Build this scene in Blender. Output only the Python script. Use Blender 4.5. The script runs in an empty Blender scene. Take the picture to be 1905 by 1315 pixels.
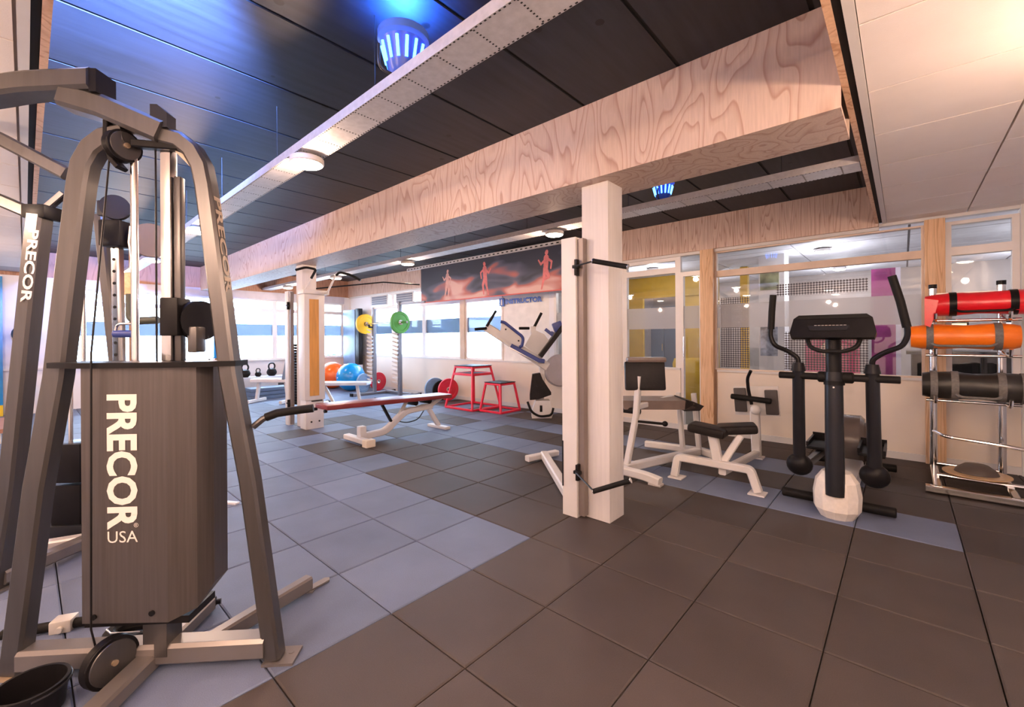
import bpy, bmesh, math, random
from mathutils import Vector, Matrix
random.seed(7)
R = math.radians
S = bpy.context.scene
COL = S.collection

# ------------------------------------------------------------------ camera
YAW, ROLL = 0.731, -0.006
cam_d = bpy.data.cameras.new('camera')
cam = bpy.data.objects.new('camera', cam_d)
COL.objects.link(cam)
cam_d.sensor_width = 36.0
cam_d.lens = 36.0 * 811.7 / 1905.0
cam_d.shift_y = -29.5 / 1905.0
cam_d.clip_start = 0.02
fw = Vector((-math.sin(YAW), math.cos(YAW), 0))
rt = Vector((math.cos(YAW), math.sin(YAW), 0))
up = Vector((0, 0, 1))
rt2 = rt * math.cos(ROLL) + up * math.sin(ROLL)
up2 = up * math.cos(ROLL) - rt * math.sin(ROLL)
m = Matrix((rt2, up2, -fw)).transposed().to_4x4()
m.translation = Vector((1.7425, -1.108, 1.25))
cam.matrix_world = m
S.camera = cam

# ------------------------------------------------------------------ world, exposure
W = bpy.data.worlds.new('world')
S.world = W
W.use_nodes = True
bg = W.node_tree.nodes['Background']
bg.inputs[0].default_value = (0.56, 0.74, 1.0, 1)
bg.inputs[1].default_value = 16.0
S.view_settings.view_transform = 'Standard'
S.view_settings.look = 'None'
S.view_settings.gamma = 1.0
S.view_settings.use_curve_mapping = False
S.view_settings.exposure = 0.72

WARM = (1.0, 0.67, 0.47)

def lamp(name, loc, power, color=WARM, size=0.16, spread=150, rot=(0, 0, 0), parent=None, shape='DISK'):
    l = bpy.data.lights.new(name, 'AREA')
    l.shape = shape
    l.size = size
    l.energy = power
    l.color = color
    l.spread = R(spread)
    o = bpy.data.objects.new(name, l)
    COL.objects.link(o)
    o.location = loc
    o.rotation_euler = rot
    if parent: o.parent = parent
    return o

# ------------------------------------------------------------------ materials
MATS = {}
def nodes(mt):
    nt = mt.node_tree
    return nt, nt.nodes, nt.links

def mat(name, col, rough=0.5, metal=0.0, var=0.08, scale=6.0, bump=0.0, bscale=60.0, stretch=(1, 1, 1), spec=0.5, coat=0.0):
    if name in MATS: return MATS[name]
    mt = bpy.data.materials.new(name); mt.use_nodes = True
    nt, N, L = nodes(mt)
    b = N['Principled BSDF']
    b.inputs['Roughness'].default_value = rough
    b.inputs['Metallic'].default_value = metal
    b.inputs['Specular IOR Level'].default_value = spec
    b.inputs['Coat Weight'].default_value = coat
    tc = N.new('ShaderNodeTexCoord')
    mp = N.new('ShaderNodeMapping'); mp.inputs['Scale'].default_value = stretch
    L.new(tc.outputs['Object'], mp.inputs['Vector'])
    nz = N.new('ShaderNodeTexNoise'); nz.inputs['Scale'].default_value = scale; nz.inputs['Detail'].default_value = 4
    L.new(mp.outputs[0], nz.inputs['Vector'])
    cr = N.new('ShaderNodeValToRGB')
    cr.color_ramp.elements[0].position = 0.3; cr.color_ramp.elements[1].position = 0.7
    cr.color_ramp.elements[0].color = (*[c * (1 - var) for c in col], 1)
    cr.color_ramp.elements[1].color = (*[min(1, c * (1 + var)) for c in col], 1)
    L.new(nz.outputs['Fac'], cr.inputs[0])
    L.new(cr.outputs[0], b.inputs['Base Color'])
    if bump:
        n2 = N.new('ShaderNodeTexNoise'); n2.inputs['Scale'].default_value = bscale
        L.new(mp.outputs[0], n2.inputs['Vector'])
        bp = N.new('ShaderNodeBump'); bp.inputs['Strength'].default_value = bump; bp.inputs['Distance'].default_value = 0.01
        L.new(n2.outputs['Fac'], bp.inputs['Height']); L.new(bp.outputs[0], b.inputs['Normal'])
    MATS[name] = mt
    return mt

def emis(name, col, strength):
    if name in MATS: return MATS[name]
    mt = bpy.data.materials.new(name); mt.use_nodes = True
    nt, N, L = nodes(mt)
    N.remove(N['Principled BSDF'])
    e = N.new('ShaderNodeEmission'); e.inputs[0].default_value = (*col, 1); e.inputs[1].default_value = strength
    L.new(e.outputs[0], N['Material Output'].inputs[0])
    MATS[name] = mt
    return mt

def glass(name, tint=(0.95, 0.97, 0.97), gloss=0.10, haze=0.0, hcol=(0.8, 0.8, 0.8), rough=0.02):
    if name in MATS: return MATS[name]
    mt = bpy.data.materials.new(name); mt.use_nodes = True
    nt, N, L = nodes(mt)
    N.remove(N['Principled BSDF'])
    t = N.new('ShaderNodeBsdfTransparent'); t.inputs[0].default_value = (*tint, 1)
    g = N.new('ShaderNodeBsdfGlossy'); g.inputs['Roughness'].default_value = rough
    lw = N.new('ShaderNodeLayerWeight'); lw.inputs[0].default_value = 0.25
    mu = N.new('ShaderNodeMath'); mu.operation = 'MULTIPLY_ADD'; mu.inputs[1].default_value = 0.5; mu.inputs[2].default_value = gloss * 0.4
    L.new(lw.outputs['Fresnel'], mu.inputs[0])
    mx = N.new('ShaderNodeMixShader'); L.new(mu.outputs[0], mx.inputs[0])
    L.new(t.outputs[0], mx.inputs[1]); L.new(g.outputs[0], mx.inputs[2])
    out = mx
    if haze > 0:
        d = N.new('ShaderNodeBsdfDiffuse'); d.inputs[0].default_value = (*hcol, 1)
        tl = N.new('ShaderNodeBsdfTranslucent'); tl.inputs[0].default_value = (*hcol, 1)
        ad = N.new('ShaderNodeMixShader'); ad.inputs[0].default_value = 0.45
        L.new(d.outputs[0], ad.inputs[1]); L.new(tl.outputs[0], ad.inputs[2])
        m2 = N.new('ShaderNodeMixShader'); m2.inputs[0].default_value = haze
        L.new(mx.outputs[0], m2.inputs[1]); L.new(ad.outputs[0], m2.inputs[2]); out = m2
    L.new(out.outputs[0], N['Material Output'].inputs[0])
    MATS[name] = mt
    return mt

def plywood(name, base, line, sc=(1.6, 1.6, 0.55), freq=26.0, rough=0.55, width=0.25):
    """contour figure of rotary cut pine ply"""
    mt = bpy.data.materials.new(name); mt.use_nodes = True
    nt, N, L = nodes(mt)
    b = N['Principled BSDF']; b.inputs['Roughness'].default_value = rough
    tc = N.new('ShaderNodeTexCoord'); mp = N.new('ShaderNodeMapping'); mp.inputs['Scale'].default_value = sc
    L.new(tc.outputs['Object'], mp.inputs[0])
    nz = N.new('ShaderNodeTexNoise'); nz.inputs['Scale'].default_value = 1.5; nz.inputs['Detail'].default_value = 2.2; nz.inputs['Roughness'].default_value = 0.42
    nz.inputs['Distortion'].default_value = 0.35
    L.new(mp.outputs[0], nz.inputs['Vector'])
    mu = N.new('ShaderNodeMath'); mu.operation = 'MULTIPLY'; mu.inputs[1].default_value = freq; L.new(nz.outputs['Fac'], mu.inputs[0])
    fr = N.new('ShaderNodeMath'); fr.operation = 'FRACT'; L.new(mu.outputs[0], fr.inputs[0])
    cr = N.new('ShaderNodeValToRGB'); e = cr.color_ramp.elements
    md = [a * .45 + b_ * .55 for a, b_ in zip(line, base)]
    e[0].position = 0.0; e[0].color = (*base, 1); e[1].position = 0.50; e[1].color = (*base, 1)
    e2 = cr.color_ramp.elements.new(1.0 - width); e2.color = (*md, 1)
    e3 = cr.color_ramp.elements.new(1.0 - width * .35); e3.color = (*line, 1)
    e4 = cr.color_ramp.elements.new(1.0); e4.color = (*base, 1)
    L.new(fr.outputs[0], cr.inputs[0])
    n2 = N.new('ShaderNodeTexNoise'); n2.inputs['Scale'].default_value = 14; n2.inputs['Detail'].default_value = 5
    m2 = N.new('ShaderNodeMapping'); m2.inputs['Scale'].default_value = (6, 6, 0.5); L.new(tc.outputs['Object'], m2.inputs[0]); L.new(m2.outputs[0], n2.inputs['Vector'])
    mx = N.new('ShaderNodeMixRGB'); mx.blend_type = 'MULTIPLY'; mx.inputs[0].default_value = 0.35
    L.new(cr.outputs[0], mx.inputs[1]); L.new(n2.outputs['Fac'], mx.inputs[2])
    g = N.new('ShaderNodeMixRGB'); g.blend_type = 'MULTIPLY'; g.inputs[0].default_value = 1; g.inputs[2].default_value = (1.25, 1.25, 1.25, 1)
    L.new(mx.outputs[0], g.inputs[1]); L.new(g.outputs[0], b.inputs['Base Color'])
    MATS[name] = mt
    return mt

def tile_mat(name, col, rough):
    mt = bpy.data.materials.new(name); mt.use_nodes = True
    nt, N, L = nodes(mt)
    b = N['Principled BSDF']; b.inputs['Roughness'].default_value = rough; b.inputs['Specular IOR Level'].default_value = 0.32
    tc = N.new('ShaderNodeTexCoord'); geo = N.new('ShaderNodeNewGeometry')
    n1 = N.new('ShaderNodeTexNoise'); n1.inputs['Scale'].default_value = 3.2; n1.inputs['Detail'].default_value = 5
    L.new(geo.outputs['Position'], n1.inputs['Vector'])
    n2 = N.new('ShaderNodeTexNoise'); n2.inputs['Scale'].default_value = 260; n2.inputs['Detail'].default_value = 2
    L.new(geo.outputs['Position'], n2.inputs['Vector'])
    oi = N.new('ShaderNodeObjectInfo')
    a = N.new('ShaderNodeMath'); a.operation = 'MULTIPLY_ADD'; a.inputs[1].default_value = 0.5; a.inputs[2].default_value = 0.45
    L.new(n1.outputs['Fac'], a.inputs[0])
    a2 = N.new('ShaderNodeMath'); a2.operation = 'MULTIPLY_ADD'; a2.inputs[1].default_value = 0.5; L.new(n2.outputs['Fac'], a2.inputs[0]); L.new(a.outputs[0], a2.inputs[2])
    a3 = N.new('ShaderNodeMath'); a3.operation = 'MULTIPLY_ADD'; a3.inputs[1].default_value = 0.35; L.new(oi.outputs['Random'], a3.inputs[0]); L.new(a2.outputs[0], a3.inputs[2])
    cc = N.new('ShaderNodeMixRGB'); cc.blend_type = 'MULTIPLY'; cc.inputs[0].default_value = 1; cc.inputs[1].default_value = (*col, 1)
    L.new(a3.outputs[0], cc.inputs[2]); L.new(cc.outputs[0], b.inputs['Base Color'])
    bp = N.new('ShaderNodeBump'); bp.inputs['Strength'].default_value = 0.25; bp.inputs['Distance'].default_value = 0.002
    L.new(n2.outputs['Fac'], bp.inputs['Height']); L.new(bp.outputs[0], b.inputs['Normal'])
    MATS[name] = mt
    return mt

PLY = plywood('pine_plywood', (0.54, 0.41, 0.335), (0.39, 0.245, 0.185), sc=(1.9, 1.9, 0.62), freq=17, width=0.22)
PLYB = plywood('pine_plywood_fine', (0.58, 0.42, 0.34), (0.38, 0.23, 0.17), sc=(6, 6, 0.35), freq=13)
PINE = plywood('pine_board', (0.68, 0.44, 0.26), (0.50, 0.28, 0.14), sc=(7, 7, 0.4), freq=9)
T_BLUE = tile_mat('rubber_tile_blue', (0.110, 0.132, 0.200), 0.62)
T_DARK = tile_mat('rubber_tile_dark', (0.050, 0.039, 0.036), 0.62)
M_WHITE = mat('white_paint', (0.62, 0.59, 0.57), 0.45, var=0.03)
M_PILLAR = mat('white_boards', (0.60, 0.565, 0.55), 0.5, var=0.05, scale=9, stretch=(6, 6, 0.3))
M_CREAM = mat('cream_wall', (0.72, 0.62, 0.52), 0.4, var=0.03, scale=2)
M_WALL = mat('pale_wall', (0.78, 0.76, 0.78), 0.7, var=0.03, scale=2)
M_FRAME = mat('white_metal_frame', (0.72, 0.68, 0.66), 0.35, var=0.04)
M_STEEL = mat('bronze_silver_paint', (0.105, 0.097, 0.097), 0.32, metal=0.7, var=0.08, scale=5, stretch=(8, 8, 0.6))
M_STEELD = mat('bronze_silver_paint_base', (0.22, 0.195, 0.188), 0.33, metal=0.6, var=0.08, scale=5)
M_SHROUD = mat('brushed_shroud', (0.095, 0.082, 0.080), 0.36, metal=0.5, var=0.12, scale=8, stretch=(14, 14, 0.3))
M_CHROME = mat('chrome', (0.72, 0.70, 0.70), 0.14, metal=1.0, var=0.04)
M_BLACK = mat('black_plastic', (0.009, 0.008, 0.009), 0.36, var=0.2, spec=0.14)
M_RUB = mat('black_rubber', (0.011, 0.010, 0.010), 0.55, var=0.25, bump=0.2, spec=0.12)
M_GUN = mat('gunmetal', (0.022, 0.022, 0.026), 0.3, metal=0.3, var=0.1, spec=0.25)
M_VINYL = mat('black_vinyl', (0.016, 0.013, 0.013), 0.42, spec=0.16, var=0.2, scale=12, bump=0.25, bscale=30)
M_BROWNV = mat('grey_brown_vinyl', (0.16, 0.115, 0.095), 0.4, var=0.15, scale=10)
M_MAROON = mat('maroon_vinyl', (0.20, 0.03, 0.03), 0.36, var=0.12)
M_RED = mat('red_powder_coat', (0.72, 0.015, 0.05), 0.4, var=0.08)
M_LETTER = mat('pale_lettering', (0.72, 0.66, 0.62), 0.5, var=0.02)
M_LETTERG = mat('worn_gold_lettering', (0.50, 0.40, 0.30), 0.45, var=0.15, scale=40)
M_GAP = mat('dark_gap', (0.008, 0.008, 0.008), 0.8)
M_CEIL = mat('white_ceiling_tile', (0.80, 0.73, 0.69), 0.75, var=0.02, bump=0.08, bscale=200)
M_TRAY = mat('galvanised_tray', (0.50, 0.48, 0.49), 0.5, metal=0.1, var=0.1, scale=30)
M_DARKMET = mat('dark_metal', (0.05, 0.05, 0.055), 0.45, metal=0.6)
M_GLASS = glass('window_glass')
M_FILM = glass('frosted_film', haze=0.5, hcol=(0.66, 0.64, 0.65))
M_FILMB = glass('daylight_film', tint=(0.20, 0.225, 0.26), haze=0.22, hcol=(0.3, 0.33, 0.38))
M_LAMP = emis('lamp_glow', (1.0, 0.86, 0.68), 30.0)
M_BLUE = mat('blue_gloss', (0.01, 0.22, 0.55), 0.25, var=0.05)
M_NAVY = mat('navy_vinyl', (0.03, 0.05, 0.22), 0.4, var=0.1)

def black_board():
    mt = bpy.data.materials.new('black_stained_board'); mt.use_nodes = True
    nt, N, L = nodes(mt)
    b = N['Principled BSDF']; b.inputs['Roughness'].default_value = 0.55; b.inputs['Specular IOR Level'].default_value = 0.45
    geo = N.new('ShaderNodeNewGeometry')
    mp = N.new('ShaderNodeMapping'); mp.inputs['Scale'].default_value = (9, 0.8, 1); L.new(geo.outputs['Position'], mp.inputs[0])
    n1 = N.new('ShaderNodeTexNoise'); n1.inputs['Scale'].default_value = 2.5; n1.inputs['Detail'].default_value = 6; L.new(mp.outputs[0], n1.inputs['Vector'])
    n3 = N.new('ShaderNodeTexNoise'); n3.inputs['Scale'].default_value = 1.1; n3.inputs['Detail'].default_value = 4; L.new(geo.outputs['Position'], n3.inputs['Vector'])
    v = N.new('ShaderNodeTexVoronoi'); v.inputs['Scale'].default_value = 3.3; L.new(geo.outputs['Position'], v.inputs['Vector'])
    cr = N.new('ShaderNodeValToRGB'); cr.color_ramp.elements[0].color = (0.007, 0.008, 0.010, 1); cr.color_ramp.elements[1].color = (0.030, 0.034, 0.045, 1)
    cr.color_ramp.elements[0].position = 0.3; cr.color_ramp.elements[1].position = 0.75
    ad = N.new('ShaderNodeMath'); ad.operation = 'ADD'; L.new(n1.outputs['Fac'], ad.inputs[0]); L.new(n3.outputs['Fac'], ad.inputs[1])
    hf = N.new('ShaderNodeMath'); hf.operation = 'MULTIPLY'; hf.inputs[1].default_value = 0.5; L.new(ad.outputs[0], hf.inputs[0])
    L.new(hf.outputs[0], cr.inputs[0])
    kn = N.new('ShaderNodeMath'); kn.operation = 'GREATER_THAN'; kn.inputs[1].default_value = 0.075; L.new(v.outputs['Distance'], kn.inputs[0])
    mx = N.new('ShaderNodeMixRGB'); mx.inputs[1].default_value = (0.004, 0.004, 0.005, 1); L.new(kn.outputs[0], mx.inputs[0]); L.new(cr.outputs[0], mx.inputs[2])
    L.new(mx.outputs[0], b.inputs['Base Color'])
    MATS['black_board'] = mt
    return mt
M_BOARD = black_board()

def dots(name, a, bcol, scale, rot=R(45), alpha=True):
    """perforated film: a checker of ink and clear holes"""
    mt = bpy.data.materials.new(name); mt.use_nodes = True
    nt, N, L = nodes(mt)
    b = N['Principled BSDF']; b.inputs['Roughness'].default_value = 0.4
    tc = N.new('ShaderNodeTexCoord'); mp = N.new('ShaderNodeMapping'); mp.inputs['Rotation'].default_value = (0, rot, 0)
    L.new(tc.outputs['Object'], mp.inputs[0])
    sx = N.new('ShaderNodeSeparateXYZ'); L.new(mp.outputs[0], sx.inputs[0])
    cb = N.new('ShaderNodeCombineXYZ'); L.new(sx.outputs[0], cb.inputs[0]); L.new(sx.outputs[2], cb.inputs[1])
    ck = N.new('ShaderNodeTexChecker'); ck.inputs['Scale'].default_value = scale
    ck.inputs['Color1'].default_value = (1, 1, 1, 1); ck.inputs['Color2'].default_value = (0, 0, 0, 1)
    L.new(cb.outputs[0], ck.inputs['Vector'])
    nz = N.new('ShaderNodeTexNoise'); nz.inputs['Scale'].default_value = 3; L.new(tc.outputs['Object'], nz.inputs['Vector'])
    mx = N.new('ShaderNodeMixRGB'); mx.inputs[1].default_value = (*a, 1); mx.inputs[2].default_value = (*bcol, 1); L.new(nz.outputs['Fac'], mx.inputs[0])
    L.new(mx.outputs[0], b.inputs['Base Color']); L.new(ck.outputs['Fac'], b.inputs['Alpha'])
    MATS[name] = mt
    return mt
M_PERF = dots('perforated_film', (0.03, 0.03, 0.045), (0.10, 0.08, 0.08), 52)

# ------------------------------------------------------------------ mesh building
class MB:
    def __init__(s): s.bm = bmesh.new()
    def _xf(s, verts, M): bmesh.ops.transform(s.bm, matrix=M, verts=verts)
    def box(s, c, d, rot=None, bev=0.0, seg=2):
        g = bmesh.ops.create_cube(s.bm, size=1.0)
        vs = g['verts']
        for v in vs: v.co = Vector((v.co.x * d[0], v.co.y * d[1], v.co.z * d[2]))
        if bev > 0:
            es = list({e for v in vs for e in v.link_edges})
            r = bmesh.ops.bevel(s.bm, geom=es, offset=bev, segments=seg, affect='EDGES', profile=0.6)
            vs = list({v for f in r['faces'] for v in f.verts} | {v for v in vs if v.is_valid})
        M = Matrix.Translation(Vector(c))
        if rot is not None: M = M @ (rot if isinstance(rot, Matrix) else Matrix.Rotation(rot, 4, 'Z'))
        s._xf(vs, M)
        return s
    def b2(s, lo, hi, bev=0.0):
        return s.box([(a + b) / 2 for a, b in zip(lo, hi)], [abs(b - a) for a, b in zip(lo, hi)], bev=bev)
    def sweep(s, pts, sec, upv=(0, 0, 1), closed=False):
        """sweep a closed 2D section (list of (a,b)) along pts; b axis follows upv as near as it can"""
        pts = [Vector(p) for p in pts]; n = len(pts); rings = []
        upv = Vector(upv).normalized()
        prev = None
        for i in range(n):
            if closed: t = (pts[(i + 1) % n] - pts[i - 1]).normalized(); d0 = (pts[i] - pts[i - 1]).normalized()
            else:
                a = pts[max(i - 1, 0)]; b = pts[min(i + 1, n - 1)]
                if 0 < i < n - 1: t = ((pts[i] - a).normalized() + (b - pts[i]).normalized()).normalized(); d0 = (pts[i] - a).normalized()
                else: t = (b - a).normalized(); d0 = t
            k = 1.0 / max(0.35, t.dot(d0))
            if prev is None:
                u0 = upv if abs(t.dot(upv)) < 0.98 else (Vector((1, 0, 0)) if abs(t.x) < 0.9 else Vector((0, 1, 0)))
                side = t.cross(u0).normalized(); upp = side.cross(t).normalized()
            else:
                upp = (prev - t * prev.dot(t)).normalized(); side = t.cross(upp).normalized()
            prev = upp
            # mitre: stretch in the bend plane
            bend = Vector((0, 0, 0))
            if 0 < i < n - 1 or closed:
                a = pts[i - 1]; b = pts[(i + 1) % n]
                bend = ((b - pts[i]).normalized() - (pts[i] - a).normalized())
            ring = []
            for (x, y) in sec:
                off = side * x + upp * y
                if bend.length > 1e-4:
                    bn = bend.normalized(); off = off + bn * (off.dot(bn)) * (k - 1)
                ring.append(s.bm.verts.new(pts[i] + off))
            rings.append(ring)
        m_ = len(sec)
        for i in range(n if closed else n - 1):
            r0, r1 = rings[i], rings[(i + 1) % n]
            for j in range(m_):
                s.bm.faces.new((r0[j], r0[(j + 1) % m_], r1[(j + 1) % m_], r1[j]))
        if not closed:
            s.bm.faces.new(list(reversed(rings[0]))); s.bm.faces.new(rings[-1])
        return s
    def tube(s, pts, r, seg=10, closed=False, fil=0.0, upv=(0, 0, 1)):
        if fil: pts = fillet(pts, fil)
        return s.sweep(pts, [(r * math.cos(2 * math.pi * k / seg), r * math.sin(2 * math.pi * k / seg)) for k in range(seg)], upv, closed)
    def rect(s, pts, w, h, upv=(0, 0, 1), fil=0.0, c=0.15):
        if fil: pts = fillet(pts, fil)
        a, b = w / 2, h / 2; k = min(w, h) * c
        sec = [(a - k, -b), (a, -b + k), (a, b - k), (a - k, b), (-a + k, b), (-a, b - k), (-a, -b + k), (-a + k, -b)]
        return s.sweep(pts, sec, upv)
    def cyl(s, p, q, r, r2=None, seg=20, bev=0.0):
        p, q = Vector(p), Vector(q); d = q - p; L_ = d.length
        r2 = r if r2 is None else r2
        if bev: prof = [(0, 0), (r - bev, 0), (r, bev), (r2, L_ - bev), (r2 - bev, L_), (0, L_)]
        else: prof = [(0, 0), (r, 0), (r2, L_), (0, L_)]
        return s.lathe(prof, p, d, seg)
    def lathe(s, prof, o=(0, 0, 0), axis=(0, 0, 1), seg=24):
        q = Vector(axis).normalized().to_track_quat('Z', 'Y').to_matrix().to_4x4()
        M = Matrix.Translation(Vector(o)) @ q
        rings = []
        for (r, z) in prof:
            if r < 1e-6: rings.append([s.bm.verts.new(M @ Vector((0, 0, z)))])
            else: rings.append([s.bm.verts.new(M @ Vector((r * math.cos(2 * math.pi * k / seg), r * math.sin(2 * math.pi * k / seg), z))) for k in range(seg)])
        for a, b in zip(rings, rings[1:]):
            for k in range(seg):
                k2 = (k + 1) % seg
                if len(a) == 1 and len(b) == 1: continue
                if len(a) == 1: s.bm.faces.new((a[0], b[k2], b[k]))
                elif len(b) == 1: s.bm.faces.new((a[k], a[k2], b[0]))
                else: s.bm.faces.new((a[k], a[k2], b[k2], b[k]))
        return s
    def ball(s, c, r, sc=(1, 1, 1), seg=20, rot=None):
        g = bmesh.ops.create_uvsphere(s.bm, u_segments=seg, v_segments=max(6, seg // 2), radius=r)
        M = Matrix.Translation(Vector(c))
        if rot is not None: M = M @ rot
        s._xf(g['verts'], M @ Matrix.Diagonal((*sc, 1)))
        return s
    def prism(s, poly, M, depth):
        """polygon in local xy pushed by depth along local z, placed by M"""
        a = [s.bm.verts.new(M @ Vector((x, y, 0))) for x, y in poly]
        b = [s.bm.verts.new(M @ Vector((x, y, depth))) for x, y in poly]
        n = len(poly)
        s.bm.faces.new(list(reversed(a))); s.bm.faces.new(b)
        for i in range(n): s.bm.faces.new((a[i], a[(i + 1) % n], b[(i + 1) % n], b[i]))
        return s
    def build(s, name, material, parent=None, loc=None, smooth=True, angle=34):
        bmesh.ops.recalc_face_normals(s.bm, faces=s.bm.faces[:])
        me = bpy.data.meshes.new(name); s.bm.to_mesh(me); s.bm.free()
        me.materials.append(material)
        if smooth:
            for p in me.polygons: p.use_smooth = True
            me.set_sharp_from_angle(angle=R(angle))
        o = bpy.data.objects.new(name, me); COL.objects.link(o)
        if parent: o.parent = parent
        if loc is not None: o.location = loc
        return o

def fillet(pts, r, n=5):
    pts = [Vector(p) for p in pts]; out = [pts[0]]
    for i in range(1, len(pts) - 1):
        a, b, c = pts[i - 1], pts[i], pts[i + 1]
        d1, d2 = (a - b), (c - b); l = min(r, d1.length * 0.45, d2.length * 0.45)
        p, q = b + d1.normalized() * l, b + d2.normalized() * l
        for k in range(n + 1):
            t = k / n; out.append((1 - t) ** 2 * p + 2 * t * (1 - t) * b + t * t * q)
    out.append(pts[-1])
    return out

def frame(o, x, n):
    """matrix with local x along x, local z along n"""
    x = Vector(x).normalized(); n = Vector(n).normalized(); y = n.cross(x).normalized(); x = y.cross(n)
    M = Matrix((x, y, n)).transposed().to_4x4(); M.translation = Vector(o)
    return M

def thing(name, label, cat, loc=(0, 0, 0), rz=0.0, group=None, kind=None):
    o = bpy.data.objects.new(name, None); COL.objects.link(o)
    o.location = loc; o.rotation_euler = (0, 0, rz); o.empty_display_size = 0.1
    tag(o, label, cat, group, kind)
    return o

def tag(o, label=None, cat=None, group=None, kind=None):
    if label: o['label'] = label
    if cat: o['category'] = cat
    if group: o['group'] = group
    if kind: o['kind'] = kind
    return o

def struct(o): o['kind'] = 'structure'; return o

def sempty(name, loc=(0, 0, 0)):
    o = bpy.data.objects.new(name, None); COL.objects.link(o); o.location = loc; o['kind'] = 'structure'
    return o

def copy_tree(o, parent=None):
    c = o.copy(); COL.objects.link(c)
    if parent: c.parent = parent
    for ch in list(o.children): copy_tree(ch, c)
    return c

def text(name, body, material, parent, M, width, height, depth=0.0015, bold=0.0, shear=0.0):
    cu = bpy.data.curves.new(name + '_curve', 'FONT'); cu.body = body; cu.size = 1.0; cu.offset = bold; cu.shear = shear
    cu.resolution_u = 3
    tmp = bpy.data.objects.new(name + '_tmp', cu); COL.objects.link(tmp)
    dg = bpy.context.evaluated_depsgraph_get(); dg.update()
    me = bpy.data.meshes.new_from_object(tmp.evaluated_get(dg))
    bpy.data.objects.remove(tmp); bpy.data.curves.remove(cu)
    xs = [v.co.x for v in me.vertices]; ys = [v.co.y for v in me.vertices]
    x0, x1, y0, y1 = min(xs), max(xs), min(ys), max(ys)
    for v in me.vertices:
        v.co = M @ Vector(((v.co.x - x0) / (x1 - x0) * width, (v.co.y - y0) / (y1 - y0) * height, depth))
    me.name = name
    me.materials.clear(); me.materials.append(material)
    o = bpy.data.objects.new(name, me); COL.objects.link(o)
    if parent: o.parent = parent
    return o

# ================================================================== SETTING
XF, YR, ZC, ZD = -9.5, 4.8, 2.80, 2.40      # far wall, right wall, black ceiling, dropped ceiling
XE, YB = 2.64, -4.6                          # side wall, back wall

# ---- floor
fl = struct(MB().b2((XF, YB, -0.10), (XE, YR + 0.12, -0.02)).build('floor', mat('floor_screed', (0.02, 0.018, 0.018), 0.8)))
def tile_mesh(nm, material):
    mb = MB(); g = 0.0025; h = 0.25 - g; c = 0.006
    lo = [(-h, -h), (h, -h), (h, h), (-h, h)]; hi = [(-h + c, -h + c), (h - c, -h + c), (h - c, h - c), (-h + c, h - c)]
    a = [mb.bm.verts.new((x, y, -0.02)) for x, y in lo]; b = [mb.bm.verts.new((x, y, -0.004)) for x, y in lo]; t = [mb.bm.verts.new((x, y, 0)) for x, y in hi]
    for i in range(4):
        j = (i + 1) % 4
        mb.bm.faces.new((a[i], a[j], b[j], b[i])); mb.bm.faces.new((b[i], b[j], t[j], t[i]))
    mb.bm.faces.new(t)
    o = mb.build(nm, material, smooth=False); me = o.data; bpy.data.objects.remove(o)
    return me
TM = {'b': tile_mesh('floor_tile', T_BLUE), 'd': tile_mesh('floor_tile_dark', T_DARK)}
def tile_kind(i, j):
    x = (i + .5) * .5; y = (j + .5) * .5
    if y < 1.0: return 'b' if x < 0 else 'd'
    if 2.5 < y < 3.0: return 'b' if x < 2.0 else 'd'
    if 3.5 < y < 4.0: return 'b' if x < 1.5 else 'd'
    if x < -5: return 'b'
    if x < -2.0 and (i * 7 + j * 3) % 5 < 2: return 'b'
    return 'd'
tl = []
for i in range(-19, 6):
    for j in range(-9, 10):
        x, y = (i + .5) * .5, (j + .5) * .5
        if x > XE + .2: continue
        dx, dy = x - 1.7425, y + 1.108
        dep = dx * fw.x + dy * fw.y; lat = dx * rt.x + dy * rt.y
        vis = dep > 0.5 and abs(lat) < dep * 1.3 + 0.7
        tl.append((0 if vis else 1, dep if vis else math.hypot(dx, dy), x, y, tile_kind(i, j)))
tl.sort()
rest = {'b': MB(), 'd': MB()}
for k, (nv, d, x, y, c) in enumerate(tl):
    if k < 290 and not nv:
        o = bpy.data.objects.new('floor_tile', TM[c]); COL.objects.link(o); o.parent = fl; o.location = (x, y, 0)
    else:
        rest[c].b2((x - .247, y - .247, -0.02), (x + .247, y + .247, 0))
for c, mt_ in (('b', T_BLUE), ('d', T_DARK)):
    o = rest[c].build('floor_tiles_remainder', mt_, fl, smooth=False); o['kind'] = 'stuff'

# ---- black board ceiling
ce = struct(MB().b2((XF, YB, ZC + 0.010), (XE, YR + .12, ZC + 0.12)).build('ceiling', M_GAP))
xs = []
x = 1.415
while x > XF: xs.append(x); x -= 0.635
for k in range(len(xs)):
    a = xs[k]; b = max(xs[k] - 0.635 + 0.022, XF)
    MB().b2((b, -1.05, ZC), (a, YR, ZC + 0.010)).build('ceiling_board', M_BOARD, ce, smooth=False)
MB().b2((1.437, -1.05, ZC), (1.56, YR, ZC + .010)).build('ceiling_board', M_BOARD, ce, smooth=False)

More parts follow.
